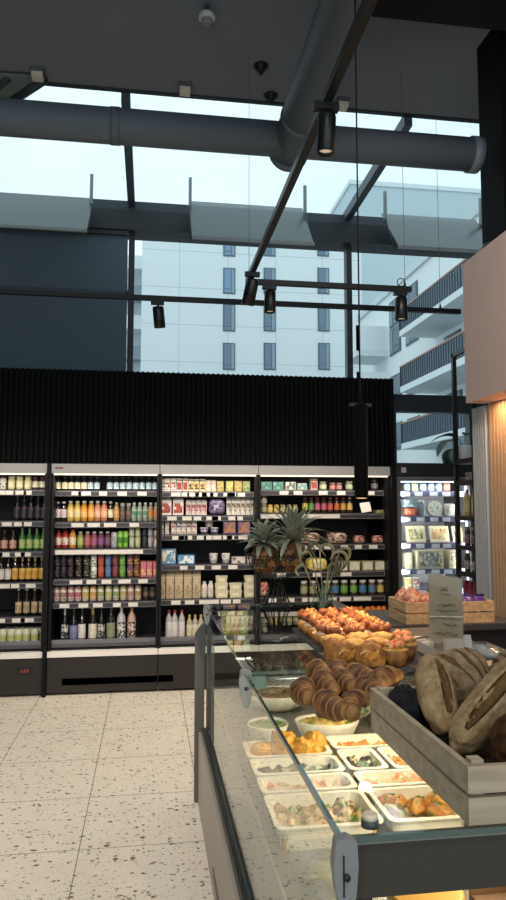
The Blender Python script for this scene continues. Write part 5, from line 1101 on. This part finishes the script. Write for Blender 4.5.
# ------------------------------------------------------------------ bread crate
KX0, KX1, KY0, KY1, KZ = .535, .935, 1.135, 1.655, TOPZ
WOOD = ramp_mat('pale_wood', ('#a89880', '#b8a88f', '#c4b69e'), 5, .6, 'noise', (1, 6, 9), .1, 6)
def crate(x0, x1, y0, y1, z, h, label, nsl, wood, slot=True, th=.012):
    t = thing('wooden_crate', label, 'crate', ((x0+x1)/2, (y0+y1)/2, z)); hx, hy = (x1-x0)/2, (y1-y0)/2; g = .007; sl = (h-g*(nsl-1))/nsl
    for k in range(nsl):
        za, zb_ = k*(sl+g), k*(sl+g)+sl
        for s in (-1, 1):
            xa = s*hx-(th if s > 0 else 0); MB().box(xa, -hy+th+.0005, za, xa+th, hy-th-.0005, zb_).build('side_slat', wood, t, .0015)
            ya = s*hy-(th if s > 0 else 0)
            o = MB().box(-hx, ya, za, hx, ya+th, zb_).build('end_slat', wood, t, .0015)
    if slot: MB().box(-.05, -hy-.0012, h*.42, .13, -hy-.0003, h*.42+.010).build('handle_slot', BLACK, t)
    for sx in (-1, 1):
        for sy in (-1, 1): MB().box(sx*(hx-th-.012)-.011, sy*(hy-th-.012)-.011, 0, sx*(hx-th-.012)+.011, sy*(hy-th-.012)+.011, h+(.006 if slot else 0)).build('corner_post', wood, t, .0015)
    MB().box(-hx+th, -hy+th, .001, hx-th, hy-th, .009).build('crate_floor', wood, t)
    return t
KH = .095
crate(KX0, KX1, KY0, KY1, KZ, KH, 'pale wooden slatted crate holding the bread loaves', 2, WOOD)
mb = MB(); mb.sheet(-.18, -.24, .18, .24, 14, 18, lambda u, v: .006*noise.noise(Vector((u*6, v*8, 2)))+.012)
ln = mb.build('crate_liner', M('#2a2622', .85)); ln.location = ((KX0+KX1)/2, (KY0+KY1)/2, KZ+.010); tag(ln, 'dark paper liner on the crate bottom under the loaves', 'liner'); bmesh_ = None
sm = ln.modifiers.new('thickness', 'SOLIDIFY'); sm.thickness = .002
def bread_mat(name, cols, sc=9, fl='#cdbfa5', fa=.5):
    m = bpy.data.materials.new(name); m.use_nodes = True; n = m.node_tree.nodes; L = m.node_tree.links; b = n['Principled BSDF']; b.inputs['Roughness'].default_value = .85; b.inputs['Specular IOR Level'].default_value = .2
    t = n.new('ShaderNodeTexCoord'); a = n.new('ShaderNodeTexNoise'); a.inputs['Scale'].default_value = sc; a.inputs['Detail'].default_value = 6; L.new(t.outputs['Object'], a.inputs['Vector'])
    r = n.new('ShaderNodeValToRGB'); e = r.color_ramp.elements
    while len(e) < len(cols): e.new(.5)
    for i, c in enumerate(cols): e[i].position = .3+.4*i/(len(cols)-1); e[i].color = (*hexc(c), 1)
    L.new(a.outputs['Fac'], r.inputs['Fac'])
    f = n.new('ShaderNodeTexNoise'); f.inputs['Scale'].default_value = sc*3.3; f.inputs['Detail'].default_value = 8; f.inputs['Roughness'].default_value = .75; L.new(t.outputs['Object'], f.inputs['Vector'])
    r2 = n.new('ShaderNodeValToRGB'); r2.color_ramp.elements[0].position = .42; r2.color_ramp.elements[1].position = .62; L.new(f.outputs['Fac'], r2.inputs['Fac'])
    k = n.new('ShaderNodeMath'); k.operation = 'MULTIPLY'; k.inputs[1].default_value = fa; L.new(r2.outputs['Color'], k.inputs[0])
    mx = n.new('ShaderNodeMix'); mx.data_type = 'RGBA'; mx.inputs['B'].default_value = (*hexc(fl), 1); L.new(r.outputs['Color'], mx.inputs['A']); L.new(k.outputs[0], mx.inputs['Factor']); L.new(mx.outputs['Result'], b.inputs['Base Color'])
    bp = n.new('ShaderNodeBump'); bp.inputs['Strength'].default_value = .5; bp.inputs['Distance'].default_value = .006; L.new(f.outputs['Fac'], bp.inputs['Height']); L.new(bp.outputs['Normal'], b.inputs['Normal']); return m
B_TAN = bread_mat('tan_loaf_crust', ('#856743', '#a3865e', '#b99f78'), 14, '#cdb998', .5); B_GREY = bread_mat('rye_loaf_crust', ('#6b5439', '#8c7355', '#a68d6c'), 14, '#c5b193', .55); B_BRN = bread_mat('dark_sourdough_crust', ('#24140b', '#3f2613', '#5f3d1e'), 12, '#8a6a44', .25)
B_SCORE = bread_mat('score_crust', ('#74552f', '#8f6d42', '#a58456'), 16, '#b89c72', .3); B_BLK = bread_mat('charcoal_crust', ('#121214', '#1d1e22', '#2a2c31'), 12, '#3a3d44', .4)
B_CRACK = bread_mat('score_crumb', ('#b59a70', '#c8b08a', '#d6c29e'), 20, '#e0d2b4', .3)
def loaf(label, c, rad, rot, mat, seed, cuts='long', nm='bread_loaf'):
    t = thing(nm, label, 'bread', c); t.rotation_euler = rot
    def fn(p, d_):
        x, y, z = d_.x, d_.y, d_.z
        sx = math.copysign(abs(x)**.8, x)
        k = 1+.08*noise.noise(d_*2.2+Vector((seed, 0, 0)))+.035*noise.noise(d_*6+Vector((0, seed, 0)))+.022*noise.noise(Vector((x*3, y*16+seed, z*10)))
        if z > .1:
            if cuts == 'diag': k -= .13*max(0, math.cos((x*4.6+y*2.4)*2.0))**5*z - .04*max(0, math.cos((x*4.6+y*2.4)*2.0+1.1))**4*z
            elif cuts == 'long': k += z*(.09*math.exp(-((y-.40)/.10)**2) - .07*math.exp(-((y-.02)/.22)**2)+.07*math.exp(-((y+.38)/.10)**2))*(1 if abs(x) < .8 else max(0, (1-abs(x))/.2))
            elif cuts == 'ribs': k += .035*math.sin(y*16+x*2)*z
        return Vector((sx*rad[0], y*rad[1], max(z, -.7)*rad[2]))*k
    MB().blob((0, 0, 0), (1, 1, 1), 56, 36, fn=fn).build('crust', mat, t)
    if cuts == 'diag':
        for nn in (-1.5, -.75, 0, .75, 1.5):
            mb = MB(); rows = []; n = 14
            for i in range(n+1):
                y = -.78+1.5*i/n; wv = .055*math.cos((i/n-.5)*math.pi*.96); row = []
                for o_ in (-wv, 0, wv):
                    x = (math.pi*nn-2.4*y)/4.6*.62+o_; zz = math.sqrt(max(0.02, 1-x*x*.9-y*y)); row.append(mb.bm.verts.new(fn(None, Vector((x, y, zz)).normalized())*1.016))
                rows.append(row)
            fs = [mb.bm.faces.new([a_[k], a_[k+1], b_[k+1], b_[k]]) for a_, b_ in zip(rows, rows[1:]) for k in range(2)]; mb._tag(fs, True)
            bmesh.ops.solidify(mb.bm, geom=mb.bm.faces[:], thickness=.003); mb.build('score_mark', B_SCORE, t)
    if cuts == 'long':
        mb = MB(); n = 16; rows = []
        for i in range(n+1):
            u = -.72+1.44*i/n; wv = .30*math.cos(u/.78*math.pi/2)**.6
            row = []
            for yy in (-wv, -wv*.4, wv*.4, wv):
                zz = math.sqrt(max(0, 1-u*u-yy*yy)); d_ = Vector((u, yy, zz)).normalized(); p = fn(None, d_); row.append(mb.bm.verts.new(p*1.012))
            rows.append(row)
        fs = [mb.bm.faces.new([a[k], a[k+1], b[k+1], b[k]]) for a, b in zip(rows, rows[1:]) for k in range(3)]; mb._tag(fs, True)
        bmesh.ops.solidify(mb.bm, geom=mb.bm.faces[:], thickness=.003)
        mb.build('score_mark', B_SCORE, t)
    return t
bz = KZ+.02
def loaf2(label, p0, p1, r_, flat, roll, mat, seed, cuts):
    p0, p1 = Vector(p0), Vector(p1); d = p1-p0; X_ = d.normalized(); Z_ = (Vector((0, 0, 1))-X_*X_.z).normalized(); Y_ = Z_.cross(X_)
    m = Matrix((X_, Y_, Z_)).transposed() @ Matrix.Rotation(roll, 3, 'X')
    return loaf(label, (p0+p1)/2, (d.length/2, r_, r_*flat), m.to_euler(), mat, seed, cuts)
loaf2('charcoal black ribbed loaf in the crate corner by the croissants', (.590, 1.50, bz+.050), (.600, 1.635, bz+.056), .040, 1.1, 0, B_BLK, 4, 'ribs')
loaf2('tan loaf with one long score leaning in the crate beside the black loaf', (.612, 1.40, bz+.045), (.668, 1.615, bz+.150), .043, .95, R(25), B_TAN, 1, 'long')
loaf2('round rye loaf with slashed crust at the back of the crate', (.655, 1.60, bz+.080), (.800, 1.56, bz+.130), .072, .90, R(35), B_GREY, 2, 'diag')
loaf2('long pale loaf rising across the middle of the crate', (.605, 1.345, bz+.030), (.835, 1.42, bz+.195), .047, .95, R(35), B_TAN, 3, 'long')
loaf2('dark brown crusty sourdough at the near end of the crate', (.640, 1.235, bz+.045), (.850, 1.275, bz+.105), .070, .85, R(40), B_BRN, 6, 'long')
loaf2('rye loaf end at the back rail side of the crate', (.790, 1.55, bz+.110), (.915, 1.47, bz+.145), .060, .95, R(10), B_GREY, 8, 'diag')

# ------------------------------------------------------------------ pineapples in a wire basket
pbx, pby = aZ(276, 606, TOPZ).x, aZ(276, 606, TOPZ).y
wb = thing('wire_basket', 'black wire fruit basket on a cone stand holding two pineapples', 'basket', (pbx, pby, TOPZ))
WIRE = M('#121212', .4, .4)
MB().ring((0, 0, .003), .083, .005).build('base_ring', WIRE, wb)
for k in range(12): a = 2*math.pi*k/12; MB().tube([(.083*math.cos(a), .083*math.sin(a), .003), (.016*math.cos(a), .016*math.sin(a), .145)], .0032, 5).build('stand_wire', WIRE, wb)
bw = [(.012, .145), (.07, .150), (.115, .175), (.142, .22), (.155, .275)]
for k in range(18): a = 2*math.pi*k/18; MB().tube([(r_*math.cos(a), r_*math.sin(a), z) for r_, z in bw], .002, 5).build('bowl_wire', WIRE, wb)
for r_, z in ((.07, .151), (.115, .176), (.142, .221)): MB().ring((0, 0, z), r_, .002).build('hoop', WIRE, wb)
rim = MB().ring((0, 0, .30), .165, .003).build('rim', WIRE, wb); rim.location = (-.0, 0, -.025)
PSK = ramp_mat('pineapple_skin', ('#4a2e1c', '#74492a', '#94683a', '#5c5430'), 26, .55, 'voronoi'); PTIP = M('#b08f58', .6)
CRN = ramp_mat('pineapple_leaf', ('#8f9a86', '#a9b3a0', '#bfc6b4', '#7a8672'), 9, .45, 'noise')
def pineapple(label, loc, rot, rad, hgt, nleaf, ll, seed):
    t = thing('pineapple', label, 'pineapple', loc); t.rotation_euler = rot; rg = random.Random(seed)
    mb = MB(); rows, cols_ = 11, 16
    def S_(u, v): a = 2*math.pi*u; ph = math.pi*(.05+.90*v); rr = rad*math.sin(ph)**.62; return Vector((rr*math.cos(a), rr*math.sin(a), hgt*(.5-.5*math.cos(ph))))
    mb.lathe([(max(.004, S_(0, j/14).x), S_(0, j/14).z) for j in range(15)], 20)
    mb.build('fruit_body', PSK, t)
    m1 = MB(); tips = MB()
    for j in range(rows):
        for i in range(cols_):
            u, v = (i+.5*(j % 2))/cols_, (j+.5)/rows; c = S_(u, v); dn = .5/rows
            q = [S_(u, v-dn), S_(u+.5/cols_, v), S_(u, v+dn), S_(u-.5/cols_, v)]; nrm = (q[1]-q[3]).cross(q[2]-q[0]).normalized(); nrm = nrm if nrm.dot(Vector((c.x, c.y, 0))) >= 0 else -nrm
            V = [m1.bm.verts.new(p_*.94+c*.06) for p_ in q]; V2 = [m1.bm.verts.new(p_*.55+c*.45+nrm*.0065) for p_ in q]
            fs = [m1.bm.faces.new([V[k], V[(k+1) % 4], V2[(k+1) % 4], V2[k]]) for k in range(4)]+[m1.bm.faces.new(V2)]
            m1._tag(fs, False); tips.quad([c+nrm*.0068+(p_-c)*.25 for p_ in q])
    m1.build('skin_scales', PSK, t); tips.build('scale_tips', PTIP, t)
    for k in range(nleaf):
        f_ = k/nleaf; L_ = ll*(.55+.45*math.sin(math.pi*(.25+.6*f_)))*rg.uniform(.85, 1.1); pitch = -R(18+68*f_)
        lm = leaf_mb(L_, .032, rg.uniform(.5, 1.1)*(1-f_*.75), (0, 0, hgt-.006+.03*f_), k*2.4, pitch); lm.build('crown_leaf', CRN, t)
    return t
pineapple('pineapple with the low spreading crown, beside the basket rim', (pbx-.050, pby-.01, TOPZ+.182), (R(6), R(-8), 0), .068, .15, 44, .15, 1)
pineapple('pineapple with the tall upright crown in the wire basket', (pbx+.075, pby+.015, TOPZ+.180), (R(-4), R(8), 0), .072, .165, 52, .235, 2)
# dried flowers in a glass vase
p = aZ(322, 618, TOPZ)
vx, vy = .85, 3.36
gv = thing('glass_vase', 'wide clear glass vase behind the fig tartlets', 'vase', (vx, vy, TOPZ))
MB().lathe([(.04, 0), (.055, .01), (.06, .06), (.045, .11), (.05, .15), (.046, .152), (.041, .112), (.055, .06), (.05, .014), (.01, .01)], 24).build('vase_body', G_JAR, gv)
df = thing('dried_flower', 'bunch of curled pale green dried flowers in the glass vase', 'dried flowers', (vx, vy, TOPZ+.02))
DRY = ramp_mat('dried_stem', ('#6d6b50', '#8a8868', '#a5a180'), 20, .7, 'noise')
for i, (dx, hz, cr, sg) in enumerate(((-.05, .26, .03, -1), (-.01, .29, .035, 1), (.05, .25, .04, 1), (.03, .20, .03, 1), (-.08, .20, .025, -1), (.085, .28, .03, 1))):
    pts = [(0, 0, .0), (dx*.3, 0, hz*.4), (dx*.8, .01, hz*.8)]
    for k in range(11): a = math.pi*(1-k/10*1.35); pts.append((dx+sg*(cr+cr*math.cos(a)), .01+.01*math.sin(k), hz+cr*math.sin(a)*1.1))
    MB().tube(pts, .006, 6, [.003]*3+[.004+.005*math.sin(math.pi*k/10) for k in range(11)]).build('curled_stem', DRY, df)
for k in range(12): leaf_mb(.10, .014, 1.3, (.075+.012*math.cos(k), .012*math.sin(k*1.7), .27), k*.55-3, R(30+8*(k % 3))).build('drooping_leaf', DRY, df)
gj = thing('glass_jar', 'small clear glass jar at the far end of the glass top', 'jar', (.925, 3.60, TOPZ)); MB().lathe([(.035, 0), (.04, .01), (.04, .09), (.036, .09), (.035, .014), (.01, .01)], 20).build('jar_body', G_JAR, gj); MB().ring((0, 0, .092), .0385, .003, n=20).build('jar_rim', G_EDGE, gj)

# ================================================================== SIDE COUNTER BEHIND
SCZ = -.022
sc_ = thing('side_counter', 'dark side counter before the refrigerators carrying two produce crates', 'counter', (1.75, 4.2, SCZ))
MB().box(-.50, -.30, .915, .435, .32, .95).build('countertop', M('#3f3e40', .4), sc_, .003); MB().box(-.42, -.24, -SCZ, .43, .29, .914).build('cabinet_body', M('#17171a', .5), sc_)
for k in range(2): MB().box(-.41+.42*k, -.2435, .08, -.005+.42*k, -.2405, .88).build('cabinet_door', M('#1d1d20', .5), sc_)
WOOD2 = ramp_mat('crate_wood', ('#b08d63', '#c2a077', '#cfb08a'), 5, .6, 'noise', (6, 1, 9), .1, 6)
KC = .125
def crate_at(px0, px1, label): 
    Y0 = 3.945; x0, x1 = aY(px0, 615, Y0).x, aY(px1, 615, Y0).x; crate(x0, x1, Y0, Y0+.30, .9505+SCZ, KC, label, 2, WOOD2, False, .012); return x0, x1, Y0
a0, a1, ay = crate_at(406, 452, 'pale wooden crate of net-bagged shallots on the side counter'); b0, b1, by_ = crate_at(453.5, 494.5, 'pale wooden crate of purple snack bags on the side counter')
NET = ramp_mat('orange_net', ('#c2765c', '#d09a7c', '#b86a54', '#d9b498'), 60, .5, 'voronoi', bump=.5)
for i, (dx, dy, z) in enumerate(((.07, .10, .078), (.17, .11, .062), (.06, .21, .070), (.17, .21, .06))):
    t = thing('net_bag', f"{('orange net bag heaped highest at the crate corner', 'orange net bag behind the menu sign', 'orange net bag at the back corner of the crate', 'orange net bag lying deepest in the crate')[i]}", 'net bag', (a0+dx, ay+dy, .962+SCZ), i*.5, 'net bags in the crate')
    MB().blob((0, 0, z*1.15), (.058, .052, z*1.25), 18, 12, .25, 8, i).build('bag_net', NET, t); MB().tube([(0, 0, z*2.3), (.01, .0, z*2.3+.02)], .008, 8).build('bag_knot', M('#c9a08a', .5), t)
PUR = ramp_mat('purple_foil', ('#3c1f5c', '#54308a', '#c9bfd6', '#2f1848'), 22, .25, 'voronoi')
for i, (dx, dy) in enumerate(((.055, .09), (.135, .09), (.205, .10), (.09, .20), (.18, .21))):
    t = thing('snack_bag', f"{nth(i, 5)} shiny purple snack bag in the wooden crate", 'snack bag', (b0+dx, by_+dy, .962+SCZ), .4*i-.6, 'purple snack bags in the crate')
    def fn(p, d_): return Vector((math.copysign(abs(d_.x)**.6, d_.x)*.052, d_.y*.032, math.copysign(abs(d_.z)**.7, d_.z)*.062))
    MB().blob((0, 0, .072), (1, 1, 1), 16, 10, fn=fn).xf(Matrix.Translation((0, 0, .0))).build('bag_body', PUR, t); MB().box(-.046, -.002, .130, .046, .002, .144).build('bag_seal', M('#3a2060', .3), t)
